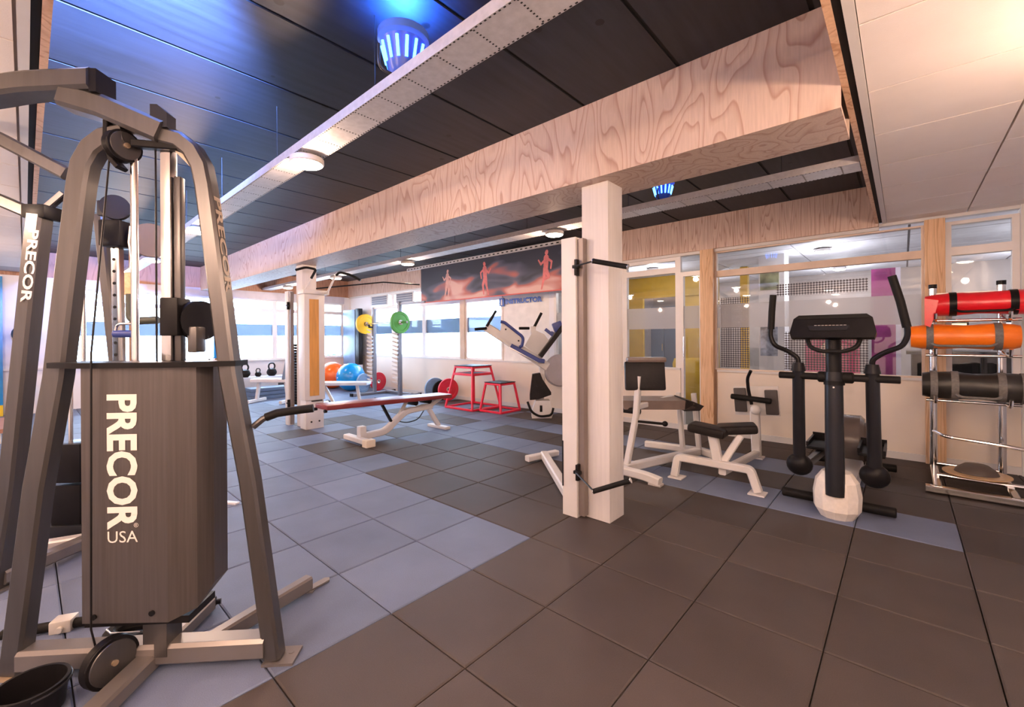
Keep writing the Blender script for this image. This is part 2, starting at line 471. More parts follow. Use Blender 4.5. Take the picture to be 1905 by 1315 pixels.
# ---- dropped white ceilings with their edge trims
def dropped(nm, x0, x1, y0, y1, gx, gy):
    c = struct(MB().b2((x0, y0, ZD + 0.022), (x1, y1, ZD + 0.05)).build(nm, mat('ceiling_grid', (0.52, 0.46, 0.43), 0.7)))
    for a, b in zip(gx, gx[1:]):
        for p, q in zip(gy, gy[1:]):
            MB().b2((a + .005, p + .005, ZD), (b - .005, q - .005, ZD + 0.022)).build('ceiling_tile', M_CEIL, c, smooth=False)
    return c
dropped('ceiling', 1.60, XE, YB, YR, [1.62, 2.19, XE - .01], [YB] + [-4.44 + .6 * k for k in range(0, 16)] + [YR])
dropped('ceiling', XF, 1.60, YB, -1.11, [1.6 - .6 * k for k in range(0, 18)][::-1], [-4.55, -4.11, -3.51, -2.91, -2.31, -1.71, -1.13])
M_EDGE = plywood('pine_edge', (0.60, 0.38, 0.24), (0.42, 0.22, 0.12), sc=(3, 3, 3), freq=10)
tr = sempty('trim_1'); 
MB().b2((1.535, -1.05, ZD + .0), (1.560, YR, ZC)).build('fascia_board', M_EDGE, tr, smooth=False)
MB().b2((1.560, -1.09, ZD + .012), (1.588, YR, ZC)).build('shadow_gap', M_GAP, tr, smooth=False)
MB().b2((1.588, -1.11, ZD - .004), (1.622, YR, ZD + .03)).build('edge_angle', M_WHITE, tr, smooth=False)
tr = sempty('trim_2')
MB().b2((XF, -1.065, ZD), (1.535, -1.04, ZC)).build('fascia_board', M_EDGE, tr, smooth=False)
MB().b2((XF, -1.092, ZD + .012), (1.56, -1.065, ZC)).build('shadow_gap', M_GAP, tr, smooth=False)
MB().b2((XF, -1.125, ZD - .004), (1.588, -1.092, ZD + .03)).build('edge_angle', M_WHITE, tr, smooth=False)

# ---- big plywood beam (front boards, underside) and pillars
bm_ = thing('ceiling_beam', 'long pine plywood boxed beam under the black ceiling, resting on the white pillars', 'beam', (0, 1.40, 2.30), kind='structure')
xe = [1.535, -0.9, -3.34, -5.78, -8.22, XF]
for a, b in zip(xe, xe[1:]):
    MB().b2((b + .0015, 0, 0.0), (a - .0015, .02, ZC - 2.30)).build('front_panel', PLY, bm_, smooth=False)
    MB().b2((b + .0015, .02, 0.0), (a - .0015, .42, .02)).build('bottom_panel', PLY, bm_, smooth=False)
    MB().b2((b + .0015, .42, 0.0), (a - .0015, .44, ZC - 2.30)).build('back_panel', PLY, bm_, smooth=False)
def pillar(x0, label):
    p = thing('pillar', label, 'pillar', (x0, 1.5, 0), kind='structure')
    w = 0.206
    for a in ((0, 0, w, .018), (0, .18, w, .198)):
        MB().b2((a[0], a[1], 0), (a[2], a[3], 2.30), bev=.003).build('face_board', M_PILLAR, p)
    for a in ((0, .018, .018, .18), (w - .018, .018, w, .18)):
        MB().b2((a[0], a[1], 0), (a[2], a[3], 2.30), bev=.003).build('side_board', M_PILLAR, p)
    return p
pillar(0.068, 'square white boarded pillar carrying the plywood beam, beside the preacher bench')
pillar(-4.765, 'square white boarded pillar beside the cable column with the orange panel')

# ---- right hand wall: half wall, plywood band, mullions
w = struct(MB().b2((XF, YR, -.02), (-0.50, YR + .10, 0.80)).b2((-0.03, YR, -.02), (XE, YR + .10, .80)).build('wall_right', M_CREAM, smooth=False))
MB().b2((XF, YR - .02, .80), (-0.50, YR + .11, .825)).build('sill_board', M_WHITE, w, smooth=False)
MB().b2((-0.03, YR - .02, .80), (XE, YR + .11, .825)).build('sill_board', M_WHITE, w, smooth=False)
MB().b2((-3.8, YR + .03, .825), (-2.73, YR + .07, 2.36)).build('wall_panel', mat('panel_white', (0.76, 0.72, 0.68), .5), w, smooth=False)
MB().b2((-2.73, YR + .03, .825), (-2.62, YR + .07, 2.36)).build('wall_panel', M_WALL, w, smooth=False)
MB().b2((XF, YR + .03, .825), (-8.45, YR + .07, 2.36)).build('wall_panel', M_WALL, w, smooth=False)
for a, b in ((-9.5, -7.0), (-7.0, -4.55), (-4.55, -2.1), (-2.1, 0.35), (0.35, 1.56)):
    MB().b2((a + .002, YR - .05, 2.37), (b - .002, YR + .06, ZC + .0)).build('plywood_panel', PLYB, w, smooth=False)
MB().b2((1.56, YR - .02, 2.37), (XE, YR + .06, ZD)).build('head_rail', M_WHITE, w, smooth=False)
MB().b2((XF, YR - .015, 2.335), (1.56, YR + .08, 2.37)).build('head_rail', M_WHITE, w, smooth=False)
MB().b2((-0.03, YR - .015, 0), (XE, YR, .07)).build('skirting', M_WHITE, w, smooth=False)
MB().b2((XF, YR - .015, 0), (-.50, YR, .07)).build('skirting', M_WHITE, w, smooth=False)
for px0, px1 in ((-.22, -.06), (1.90, 2.045)):
    q = MB().b2((px0, YR - .06, 0), (px1, YR + .09, 2.37), bev=.003).build('timber_post', PINE)
    tag(q, 'pine post between the glass door and the wide glazed partition' if px0 < 0 else 'pine post behind the chrome sandbag rack', 'post', kind='structure')

def window(n, x0, x1, z0=.825, z1=2.335, y=YR + .05, transom=2.04, film=(1.36, 1.66), fm=M_FILM, fw_=.045, axis='x', frame_m=M_FRAME):
    o = sempty('window_%d' % n)
    def B(a, b, lo, hi, t, name, mt_, dy=0.0):
        if axis == 'x': MB().b2((a, y - t / 2 + dy, lo), (b, y + t / 2 + dy, hi)).build(name, mt_, o, smooth=False)
        else: MB().b2((y - t / 2 + dy, a, lo), (y + t / 2 + dy, b, hi)).build(name, mt_, o, smooth=False)
    B(x0, x0 + fw_, z0, z1, .07, 'window_frame', frame_m); B(x1 - fw_, x1, z0, z1, .07, 'window_frame', frame_m)
    B(x0 + fw_, x1 - fw_, z0, z0 + fw_ * .7, .07, 'window_frame', frame_m); B(x0 + fw_, x1 - fw_, z1 - fw_ * .7, z1, .07, 'window_frame', frame_m)
    if transom:
        B(x0 + fw_, x1 - fw_, transom - .04, transom + .04, .07, 'transom_bar', frame_m)
        B(x0 + fw_, x1 - fw_, z0 + fw_ * .7, transom - .04, .006, 'pane', M_GLASS)
        B(x0 + fw_, x1 - fw_, transom + .04, z1 - fw_ * .7, .006, 'pane', M_GLASS)
    else: B(x0 + fw_, x1 - fw_, z0 + fw_ * .7, z1 - fw_ * .7, .006, 'pane', M_GLASS)
    if film: B(x0 + fw_, x1 - fw_, film[0], film[1], .0015, 'film_band', fm, dy=-.006 if axis == 'x' else .006)
    return o
wn = 1
for a, b in ((-8.45, -7.42), (-7.42, -6.2), (-6.2, -4.95)):
    window(wn, a, b, fw_=.06, transom=2.0, fm=M_FILMB); wn += 1
window(wn, -4.83, -3.80, transom=2.0, fm=M_FILMB); wn += 1
MB().b2((-4.95, YR - .02, .825), (-4.83, YR + .10, 2.335)).build('mullion', mat('tan_mullion', (0.62, 0.47, 0.34), .5), w, smooth=False)
window(wn, -2.62, -1.36); wn += 1
window(wn, -1.36, -0.50, z0=.70, fw_=.07, transom=2.16); wn += 1
wbig = window(wn, -.06, 1.90, fw_=.022, transom=2.05, film=(1.36, 1.66), frame_m=mat('beige_rail', (0.66, 0.52, 0.42), .5)); wn += 1
window(wn, 2.045, XE - .12, transom=2.05, film=None); wn += 1
# perforated print on the wide pane
for (a, b, lo, hi) in ((0.0, .33, .86, 1.74), (.62, 1.47, 1.72, 1.86), (.70, 1.47, .86, 1.30)):
    MB().b2((a, YR + .044, lo), (b, YR + .0455, hi)).build('perforated_film', M_PERF, wbig, smooth=False)
# glass door between window and post
d = sempty('door_1', (-.50, YR + .05, 0))
MB().b2((0, -.035, 0), (.035, .035, 2.12)).b2((.245, -.035, 0), (.28, .035, 2.12)).b2((.035, -.035, 2.06), (.245, .035, 2.12)).b2((.035, -.035, 0), (.245, .035, .06)).build('door_frame', M_FRAME, d, smooth=False)
MB().b2((.035, -.004, .06), (.245, .004, 2.06)).build('pane', M_GLASS, d, smooth=False)
MB().b2((.035, -.008, 1.36), (.245, -.0065, 1.66)).build('film_band', M_FILM, d, smooth=False)
MB().cyl((.05, -.06, .95), (.05, -.06, 1.25), .010).build('door_handle', M_CHROME, d)
MB().b2((0, -.003, 2.12), (.28, .003, 2.335)).build('transom_pane', M_GLASS, d, smooth=False)
# white jamb and side wall by the sandbag rack
struct(MB().b2((XE - .12, YR - .05, 0), (XE, YR + .1, ZD)).build('trim_3', M_WHITE, smooth=False))
struct(MB().b2((XE, YB, -.02), (XE + .1, YR + .12, ZC)).build('wall_side', M_WALL, smooth=False))
struct(MB().b2((XF - .1, YB - .1, -.02), (XE + .1, YB, ZC)).build('wall_back', M_WALL, smooth=False))

# ---- far wall with daylight windows
w = struct(MB().b2((XF - .1, YB, -.02), (XF, YR + .1, .76)).b2((XF - .1, YB, .76), (XF, -.75, 2.36)).b2((XF - .1, 4.62, .76), (XF, YR + .1, 2.36)).build('wall_far', M_WALL, smooth=False))
M_FASC = plywood('brown_plywood', (0.42, 0.22, 0.14), (0.32, 0.16, 0.10), sc=(5, 5, .6), freq=8)
MB().b2((XF - .08, YB, 2.36), (XF + .02, YR, ZC)).build('plywood_fascia', M_FASC, w, smooth=False)
MB().b2((XF - .1, YB, .74), (XF + .06, YR, .77)).build('sill_board', M_WHITE, w, smooth=False)
for a, b in ((-.75, 1.02), (1.02, 2.90), (2.90, 4.62)):
    window(wn, a, b, z0=.77, z1=2.18, y=XF - .05, axis='y', transom=1.93, film=(1.33, 1.60), fm=M_FILMB, fw_=.05); wn += 1
M_BLIND = mat('lilac_blind', (0.55, 0.53, 0.60), .6)
bl = struct(MB().b2((XF - .07, -.75, 2.18), (XF + .05, 4.62, 2.36)).build('trim_4', M_BLIND, smooth=False))

# ---- outside: pavement, hedge
struct(MB().b2((-30, -16, -.2), (XF - .1, 22, -.1)).b2((XF - .1, YR + .12, -.2), (-3.0, 22, -.1)).build('pavement', mat('pavement', (.55, .55, .55), .9), smooth=False))
hb = MB()
for k in range(420):
    p = Vector((XF - 1.2 + random.uniform(-.25, .25), random.uniform(-2, 6.5), random.uniform(-.1, .78)))
    hb.ball(p, random.uniform(.05, .09), (1, 1, .6), 6)
h = hb.build('hedge', mat('hedge_leaf', (.03, .07, .03), .7, var=.4)); tag(h, 'low dark green hedge outside beneath the far windows', 'hedge', kind='stuff')

# ---- next room behind the glass
M_GREYF = mat('grey_vinyl_floor', (.12, .11, .11), .45)
YN = 9.6
struct(MB().b2((-3.0, YR + .12, -.1), (7.0, YN, -.005)).build('floor', M_GREYF, smooth=False))
nw = struct(MB().b2((-3.0, YN, 0), (7.0, YN + .1, 2.6)).b2((-3.1, YR + .12, -.1), (-3.0, YN + .1, 2.6)).b2((7.0, YR + .12, -.1), (7.1, YN + .1, 2.6)).b2((XE + .1, YR + .0, -.1), (7.1, YR + .12, 2.6)).build('wall_next', mat('beige_wall', (.36, .32, .31), .6), smooth=False))
nc = struct(MB().b2((-3.0, YR + .12, 2.50), (7.0, YN, 2.6)).build('ceiling', mat('ceiling_grid_dark', (.22, .21, .22), .7), smooth=False))
y = YR + .13
while y < YN - .1:
    x = -3.0
    while x < 7:
        MB().b2((x + .012, y + .012, 2.485), (x + 1.188, min(y + 1.2, YN) - .012, 2.50)).build('ceiling_tile', mat('cool_ceiling_tile', (.80, .80, .86), .7), nc, smooth=False)
        x += 1.2
    y += 1.2

# ================================================================== LIGHTS OF THE ROOM
def downlight(label, x, y, z, power, grp='round downlights under the cable trays', r=.10, col=WARM, drop=.065):
    t = thing('downlight', label, 'lamp', (x, y, z), group=grp)
    MB().lathe([(0, .05), (r * .75, .05), (r, .035), (r, .008), (r * .93, .0), (r * .90, .004), (0, .006)], (0, 0, 0), (0, 0, 1), 28).build('housing', M_WHITE, t)
    MB().lathe([(0, -.016), (r * .5, -.014), (r * .80, -.008), (r * .90, .0), (r * .90, .004), (0, .004)], (0, 0, 0), (0, 0, 1), 28).build('diffuser', M_LAMP, t)
    l = bpy.data.lights.new('downlight_glow', 'POINT'); l.energy = power; l.color = col; l.shadow_soft_size = .04
    lo_ = bpy.data.objects.new('downlight_glow', l); COL.objects.link(lo_); lo_.parent = t; lo_.location = (0, 0, -drop)
    return t
LP = 26
OR_ = ('first', 'second', 'third', 'fourth')
for k, x in enumerate((-1.06, -3.65, -6.1, -8.4)): downlight(OR_[k] + ' round downlight from the blue stage lamp along the front cable tray', x, .085, 2.352, LP)
for k, x in enumerate((-1.05, -3.75, -6.0, -8.2)): downlight(OR_[k] + ' round downlight from the small blue stage lamp along the rear cable tray', x, 2.70, 2.352, LP, 'round downlights on the rear tray')
for x, y in ((2.44, 1.35), (2.30, .0), (2.30, -1.5), (2.2, -3.2), (.4, -2.2), (-1.4, -2.2), (-3.8, -2.2), (-6.2, -2.2), (.4, -3.6), (-2.6, -3.6)):
    downlight('round downlight set in the white dropped ceiling', x, y, ZD - .052, LP * (.45 if y == 1.35 else 1.2), 'downlights in the dropped ceiling', drop=.28)
for x, y in ((-1.6, 6.4), (-1.2, 8.2), (.9, 6.4), (.9, 8.6), (3.3, 6.4), (3.3, 8.6)):
    downlight('round downlight in the ceiling beyond the glass partition', x, y, 2.43, 17, 'downlights beyond the glass', col=(.95, .92, 1.0), drop=.30)

# ---- cable trays
def tray(name, label, y0, y1, x0, x1, z=2.402):
    t = thing(name, label, 'cable tray', (0, (y0 + y1) / 2, z))
    hw = (y1 - y0) / 2
    mb = MB(); mb.b2((x0, -hw, 0), (x1, hw, .004)); mb.b2((x0, -hw, .004), (x1, -hw + .003, .05)); mb.b2((x0, hw - .003, .004), (x1, hw, .05))
    mb.build('channel', M_TRAY, t, smooth=False)
    hb = MB(); xx = x1 - .1
    while xx > x0:
        if xx > -4.5:
            for k in range(9):
                yy = -hw + .014 + k * (2 * hw - .028) / 8
                hb.b2((xx - .004, yy - .003, -.0008), (xx + .004, yy + .003, .0002))
            for k in range(9):
                for sy in (-1, 1): hb.b2((xx - .2 + k * .024 - .005, sy * (hw - .006) - .003, -.0008), (xx - .2 + k * .024 + .005, sy * (hw - .006) + .003, .0002))
        xx -= .22
    o = hb.build('perforations', M_GAP, t, smooth=False); o['kind'] = 'stuff'
    xx = x1 - .45
    while xx > x0:
        mb = MB()
        mb.cyl((xx, -(hw - .012), .004), (xx, -(hw - .012), ZC - z), .0025, seg=8)
        mb.b2((xx - .006, -hw + .004, .04), (xx + .006, -hw + .02, .056))
        mb.build('hanger_rod', M_DARKMET, t)
        xx -= 1.22
    return t
tray('cable_tray', 'perforated galvanised cable tray hung below the blue-lit ceiling, in front of the beam', .005, .170, XF + .05, 1.53)
tray('cable_tray', 'perforated galvanised cable tray hung behind the plywood beam', 2.60, 2.80, XF + .05, 1.53)
# truss rail above the banner
rb = MB()
rb.b2((-6.3, 4.44, 2.70), (-2.0, 4.47, 2.76))
rail_o = rb.build('banner_rail', M_TRAY, smooth=False); tag(rail_o, 'long slotted metal rail the runner banner hangs from', 'rail')
hb = MB()
for k in range(40): hb.b2((-6.25 + k * .107, 4.4392, 2.72), (-6.20 + k * .107, 4.4402, 2.74))
hb.build('slots', M_GAP, rail_o, smooth=False)['kind'] = 'stuff'
for k in range(4):
    MB().cyl((-6.1 + k * 1.3, 4.455, 2.76), (-6.1 + k * 1.3, 4.455, ZC), .006, seg=8).build('hanger_rod', M_DARKMET, rail_o)

# ---- blue stage lamps standing on the trays
M_BLUEGLOW = emis('blue_led', (0.05, 0.25, 1.0), 8.0)
def par(label, x, y, z, power, sc_=1.0):
    t = thing('stage_lamp', label, 'lamp', (x, y, z)); t.scale = (sc_,) * 3
    MB().lathe([(0, 0), (.045, 0), (.06, .02), (.085, .13), (.095, .14), (.095, .16), (.085, .16), (.08, .135), (0, .13)], (0, 0, 0), (0, 0, 1), 28).build('can', mat('blue_lamp_can', (.03, .10, .55), .3), t)
    MB().lathe([(.084, .128), (.099, .138), (.099, .166), (.088, .168), (.084, .160), (.084, .128)], (0, 0, 0), (0, 0, 1), 28).build('rim', mat('blue_rim', (.10, .22, .75), .25), t)
    MB().lathe([(0, .136), (.078, .136), (.078, .142), (0, .142)], (0, 0, 0), (0, 0, 1), 28).build('led_face', M_BLUEGLOW, t)
    mb = MB()
    for k in range(14):
        a = 2 * math.pi * k / 14
        mb.cyl((.066 * math.cos(a), .066 * math.sin(a), .045), (.084 * math.cos(a), .084 * math.sin(a), .115), .006, seg=6)
    mb.build('vent_slots', M_BLUEGLOW, t)
    MB().tube([(0, -.11, .08), (0, -.11, -.01), (0, .11, -.01), (0, .11, .08)], .006, 8, fil=.03).build('yoke', M_DARKMET, t)
    lamp('blue_beam', (0, 0, .165), power, (0.03, 0.16, 1.0), .12, 150, (math.pi, 0, 0), t)
    return t
par('blue-glowing stage lamp aimed up on the front cable tray', .0, .085, 2.474, 14, 1.2)
par('small blue stage lamp on the tray behind the beam', .15, 2.70, 2.470, 5)

# ================================================================== FOREGROUND CABLE TOWER
def tower_front():
    t = thing('cable_tower', 'large bronze-grey A-frame cable tower with lettered shroud in front of the pulley rails', 'gym machine', (-.42, -.80, 0), R(46))
    leg = [(.47, 0, .012), (.383, 0, .70), (.312, 0, 1.11), (.265, 0, 1.52), (.226, 0, 1.84), (.212, 0, 1.915), (.180, 0, 1.975), (.135, 0, 2.012), (.06, 0, 2.03)]
    legs = []
    for sx in (-1, 1):
        legs.append(MB().rect([(sx * x, y, z) for x, y, z in leg], .062 if sx > 0 else .075, .066, (0, 1, 0)).build('leg', M_STEEL, t))
    for k, sx in enumerate((-1, 1)):
        MB().b2((sx * .44, -.045, 0), (sx * .555, .055, .010)).cyl((sx * .525, .02, .009), (sx * .525, .02, .0115), .011).build('foot_plate', M_STEELD if sx > 0 else mat('warm_lit_plate', (.45, .32, .2), .35, .5), t)  # gold tint of the left plate is warm light put into its colour
    # worn lettering down the outer face of one leg
    p0, p1 = Vector((.2635, -.022, 1.80)), Vector((.3080, -.022, 1.43))
    text('lettering', 'PRECOR', M_LETTERG, t, frame(p0, p1 - p0, (1, 0, .12)), (p1 - p0).length, .044, .001, .03)
    MB().rect([(-.432, 0, .062), (.445, 0, .062)], .085, .078).build('base_crossbar', M_STEELD, t)
    MB().rect([(.02, -.62, .036), (.02, .33, .036)], .075, .062).build('base_rail', M_STEELD, t)
    MB().b2((-.005, .33, .012), (.045, .36, .052)).cyl((.02, .345, .03), (.065, .36, .03), .012).build('rail_end_bracket', M_GUN, t)
    for sx in (1,):
        MB().rect([(sx * .20, .05, .045), (sx * .30, .24, .045), (sx * .425, .46, .045)], .055, .065).b2((sx * .40, .44, .0), (sx * .45, .50, .008)).build('rear_foot', M_STEELD, t)
        MB().prism([(-.02, 0), (.02, 0), (.02, .1), (0, .115), (-.02, .1)], frame((sx * .425, .465, .004), (.82, -.57, 0), (0, 0, 1)), .008).build('foot_tab', M_STEELD, t)
    # shroud: faceted sheet metal cover
    poly = [(-.166, -.080), (.13, -.080), (.205, -.035), (.235, .02), (.235, .11), (-.185, .11), (-.185, -.055)]
    mb = MB(); n = len(poly)
    zb = [.222, .212, .235, .30, .30, .23, .228]
    a = [mb.bm.verts.new((x, y, zb[i])) for i, (x, y) in enumerate(poly)]; b = [mb.bm.verts.new((x, y, 1.148)) for x, y in poly]
    mb.bm.faces.new(a); mb.bm.faces.new(b)
    for i in range(n): mb.bm.faces.new((a[i], a[(i + 1) % n], b[(i + 1) % n], b[i]))
    sh = mb.build('shroud', M_SHROUD, t, smooth=False)
    text('lettering', 'PRECOR', M_LETTER, sh, frame((-.078, -.0805, 1.052), (0, 0, -1), (0, -1, 0)), .492, .106, .0015, .035)
    text('lettering', 'USA', M_LETTER, sh, frame((-.076, -.0805, .512), (1, 0, 0), (0, -1, 0)), .104, .042, .0015)
    text('lettering', '\u00ae', M_LETTER, sh, frame((.014, -.0805, .566), (1, 0, 0), (0, -1, 0)), .016, .016, .0015)
    for sx, z in ((-.125, .245), (.075, .25)): MB().cyl((sx, -.0795, z), (sx, -.086, z), .010, seg=14).build('screw', M_BLACK, sh)
    MB().prism([(-.33, .0), (-.30, -.06), (-.17, -.098), (.12, -.100), (.25, -.075), (.345, -.03), (.345, .06), (-.33, .06)], Matrix.Translation((0, 0, 1.148)), .020).build('cap_plate', M_BLACK, t)
    MB().b2((-.175, -.06, .195), (.19, .10, .222)).build('shroud_base', M_BLACK, t)
    MB().b2((.005, -.03, .06), (.045, .03, .20)).b2((.055, -.045, .06), (.10, .04, .22)).build('support_post', M_STEEL, t)
    # rods, column, cables
    MB().cyl((-.053, .02, 1.168), (-.053, .02, 1.96), .0125).build('guide_rod', M_CHROME, t)
    MB().b2((.062, -.012, 1.168), (.100, .03, 2.00), bev=.006).build('guide_column', M_CHROME, t)
    MB().b2((.104, .0, 1.168), (.128, .03, 1.88), bev=.004).build('adjustment_bar', M_STEEL, t)
    MB().tube([(-.108, -.02, 1.97), (-.109, -.105, 1.2), (-.109, -.112, .22), (-.09, -.10, .09)], .0032, 8).build('cable', M_BLACK, t)
    MB().tube([(.040, .0, 1.98), (.040, .0, 1.168)], .0035, 8).build('cable', M_BLACK, t)
    # top gear
    MB().rect([(-.03, -.01, 1.995), (.135, -.01, 1.985)], .035, .028).build('link_bar', M_BLACK, t)
    ax = Vector((.93, -.37, 0))
    for c, r in ((Vector((-.072, -.01, 1.985)), .060), (Vector((-.055, -.10, .095)), .085)):
        mb = MB(); mb.lathe([(0, -.018), (r * .98, -.018), (r, -.014), (r * .90, 0), (r, .014), (r * .98, .018), (0, .018)], c, ax, 32); pu = mb.build('pulley', M_BLACK, t)
        MB().lathe([(0, .018), (r * .86, .018), (r * .84, .0215), (0, .022)], c, ax, 32).build('hub_face', M_STEEL, pu)
        MB().cyl(c + ax * .02, c + ax * .030, .010, seg=12).build('axle_bolt', mat('brass', (.6, .45, .3), .3, .8), pu)
    MB().rect([(-.115, -.01, 2.10), (-.118, -.01, 2.0), (-.10, -.01, 1.93), (-.075, -.01, 1.90)], .05, .016, (1, 0, 0)).build('pulley_bracket', M_BLACK, t)
    MB().prism([(-.03, 0), (.03, 0), (.03, .055), (-.005, .085), (-.03, .085)], frame((.078, .01, 2.05), (1, 0, 0), (0, -1, 0)), .05).build('top_block', M_GUN, t)
    MB().prism([(0, 0), (.09, -.035), (.095, -.075), (.07, -.075)], frame((.115, 0, 1.975), (1, 0, 0), (0, -1, 0)), .012).cyl((.19, -.013, 1.925), (.19, -.010, 1.925), .006).build('gusset', M_LETTERG, t)
    MB().rect([(-.95, .10, 2.185), (-.60, .05, 2.20), (-.44, .02, 2.215), (-.145, -.02, 2.215)], .10, .080, fil=.12).build('boom', M_STEEL, t)
    MB().rect([(-.27, .0, 2.165), (-.13, .0, 2.125), (.08, .0, 2.035)], .10, .085).build('boom_strut', M_STEEL, t)
    MB().b2((-.150, -.06, 2.165), (-.125, .03, 2.250)).build('boom_cap', M_BLACK, t)
    # pulley carriage on the column
    ca = MB().b2((.070, -.03, 1.265), (.135, .05, 1.41), bev=.006).build('pulley_carriage', M_BLACK, t)
    MB().lathe([(0, -.015), (.078, -.015), (.07, 0), (.078, .015), (0, .015)], (.165, .05, 1.325), (.9, -.43, 0), 28).build('pulley', M_GUN, ca)
    MB().b2((.150, .0, 1.20), (.185, .06, 1.30), bev=.006).build('pulley_guard', M_STEEL, ca)
    # storage horn with black grip on the outer leg
    MB().tube([(.385, .02, .905), (.42, .025, .935), (.455, .03, .95)], .0125, 10).build('side_horn', M_STEEL, t)
    MB().tube([(.43, .027, .940), (.47, .032, .955), (.53, .045, .962), (.60, .06, .968)], .0165, 12).build('side_grip', M_RUB, t)
    return t
tower_front()

# second tower behind it, only partly in view
def tower_rear():
    a = R(46); u = Vector((math.cos(a), math.sin(a), 0)); v = Vector((-math.sin(a), math.cos(a), 0))
    o = Vector((-.42, -.80, 0)) + u * -1.0 + v * .9
    t = thing('pulley_station', 'bronze-grey pulley station with perforated rail, its lettered leg next to the big A-frame tower', 'gym machine', o, a)
    def P(x, y, z): return (x + 1.0, y - .9, z)
    MB().rect([P(-1.155, .6, .012), P(-1.075, .6, .53), P(-.96, .6, 1.66), P(-.935, .6, 1.88)], .075, .082, (0, 1, 0)).build('leg', M_STEEL, t)
    p0, p1 = Vector(P(-.945, .555, 1.80)), Vector(P(-.985, .555, 1.44))
    text('lettering', 'PRECOR', M_LETTER, t, frame(p0, p1 - p0, (0, -1, 0)), (p1 - p0).length, .05, .003, .03)
    MB().rect([P(-1.02, 1.25, .012), P(-1.07, 1.25, 1.0), P(-1.17, 1.25, 2.06)], .06, .08, (0, 1, 0)).build('leg', M_STEEL, t)
    MB().b2(P(-1.20, .54, 0), P(-1.09, .66, .010)).build('foot_plate', M_STEELD, t)
    MB().rect([P(-1.13, .6, .06), P(-1.01, 1.25, .06)], .07, .07).build('base_bar', M_STEELD, t)
    MB().rect([P(-1.30, .95, .05), P(-.85, 1.15, .05)], .07, .06).build('base_bar', mat('pale_bar', (.55, .5, .48), .4, .3), t)
    MB().rect([P(-1.45, .55, 2.43 - .06), P(-1.121, .6, 2.264), P(-.80, .6, 2.09)], .06, .065).build('top_brace', M_STEEL, t)
    MB().rect([P(-1.45, .55, 2.09), P(-1.122, .6, 1.956), P(-.93, .6, 1.87)], .055, .06).build('top_brace', M_STEEL, t)
    MB().rect([P(-.945, .6, 1.88), P(-.84, .62, 2.0)], .035, .03).build('cross_link', M_CHROME, t)
    MB().b2(P(-.99, .56, 1.86), P(-.88, .66, 1.93), bev=.01).build('pivot_block', M_BLACK, t)
    rail = MB().rect([P(-.86, .9, .06), P(-.795, .9, 1.13), P(-.805, .9, 1.86)], .042, .05, (0, 1, 0)).build('perforated_rail', M_CHROME, t)
    hb = MB()
    for k in range(22):
        z = .35 + k * .068; x = -.86 + .065 * min(1, (z - .06) / 1.07) if z < 1.13 else -.795 - .01 * (z - 1.13) / .73
        c = Vector(P(x, .8745, z)); hb.cyl(c, c + Vector((0, -.001, 0)), .0085, seg=10)
    hb.build('rail_holes', M_GAP, rail)['kind'] = 'stuff'
    MB().rect([P(-.74, .92, .06), P(-.735, .92, 1.9)], .025, .03, (0, 1, 0)).build('side_rail', mat('amber_rail', (.42, .24, .14), .35, .5), t)
    MB().b2(P(-.86, .84, 1.78), P(-.745, .97, 1.93), bev=.01).build('carriage', M_BLACK, t)
    c = Vector(P(-.78, .86, 2.0)); MB().lathe([(0, -.02), (.068, -.02), (.06, 0), (.068, .02), (0, .02)], c, (.5, -.87, 0), 28).build('pulley', M_GUN, t)
    MB().b2(P(-.90, .88, 1.96), P(-.79, .93, 2.05), bev=.01).build('pulley_housing', M_GUN, t)
    c = Vector(P(-.655, .95, 1.835)); MB().lathe([(0, -.014), (.098, -.014), (.088, 0), (.098, .014), (0, .014)], c, (.62, -.78, 0), 32).build('pulley', mat('bronze_disc', (.16, .115, .08), .6), t)
    MB().b2(P(-1.39, 1.14, .10), P(-1.22, 1.30, .345), bev=.004).build('weight_stack', M_BLACK, t)
    MB().b2(P(-1.38, 1.14, .36), P(-1.22, 1.30, .60), bev=.004).build('weight_stack', M_BLACK, t)
    for dx in (-1.34, -1.26): MB().cyl(P(dx, 1.22, .6), P(dx, 1.22, 1.95), .012).build('guide_rod', M_CHROME, t)
    MB().b2(P(-1.40, 1.12, .02), P(-1.18, 1.32, .10), bev=.004).build('stack_base', M_GUN, t)
    return t
tower_rear()

ua = R(46); uu = Vector((math.cos(ua), math.sin(ua), 0)); vv = Vector((-math.sin(ua), math.cos(ua), 0)); OO = Vector((-.42, -.80, 0))
def FG(x, y, z=0.0): return OO + uu * x + vv * y + Vector((0, 0, z))
# hanging strap handle
t = thing('cable_strap', 'tan cable strap with dark angled grip hanging from the pulley rail', 'strap', FG(-.47, .55, 1.40), R(46))
MB().tube([(0, 0, .17), (.008, 0, .26), (-.004, 0, .34), (.004, 0, .42)], .006, 8).build('chain', M_CHROME, t)
MB().b2((-.022, -.012, .07), (.022, .012, .19), bev=.008).build('strap', mat('tan_strap', (.62, .42, .22), .6, var=.3, scale=40), t)
MB().tube([(0, 0, .08), (0, 0, -.04), (.03, 0, -.055), (.13, 0, -.05)], .019, 12, fil=.03).build('grip', mat('olive_rubber', (.05, .055, .04), .5), t)
t = thing('cable_stirrup', 'small dark navy cable stirrup hanging below the tan strap', 'stirrup', FG(-.47, .52, 1.28), R(46))
MB().tube([(-.05, 0, .0), (-.04, 0, .05), (.04, 0, .05), (.05, 0, .0)], .006, 8, fil=.03).build('stirrup', M_CHROME, t)
MB().cyl((-.055, 0, 0), (.055, 0, 0), .018, bev=.004).build('grip', M_NAVY, t)
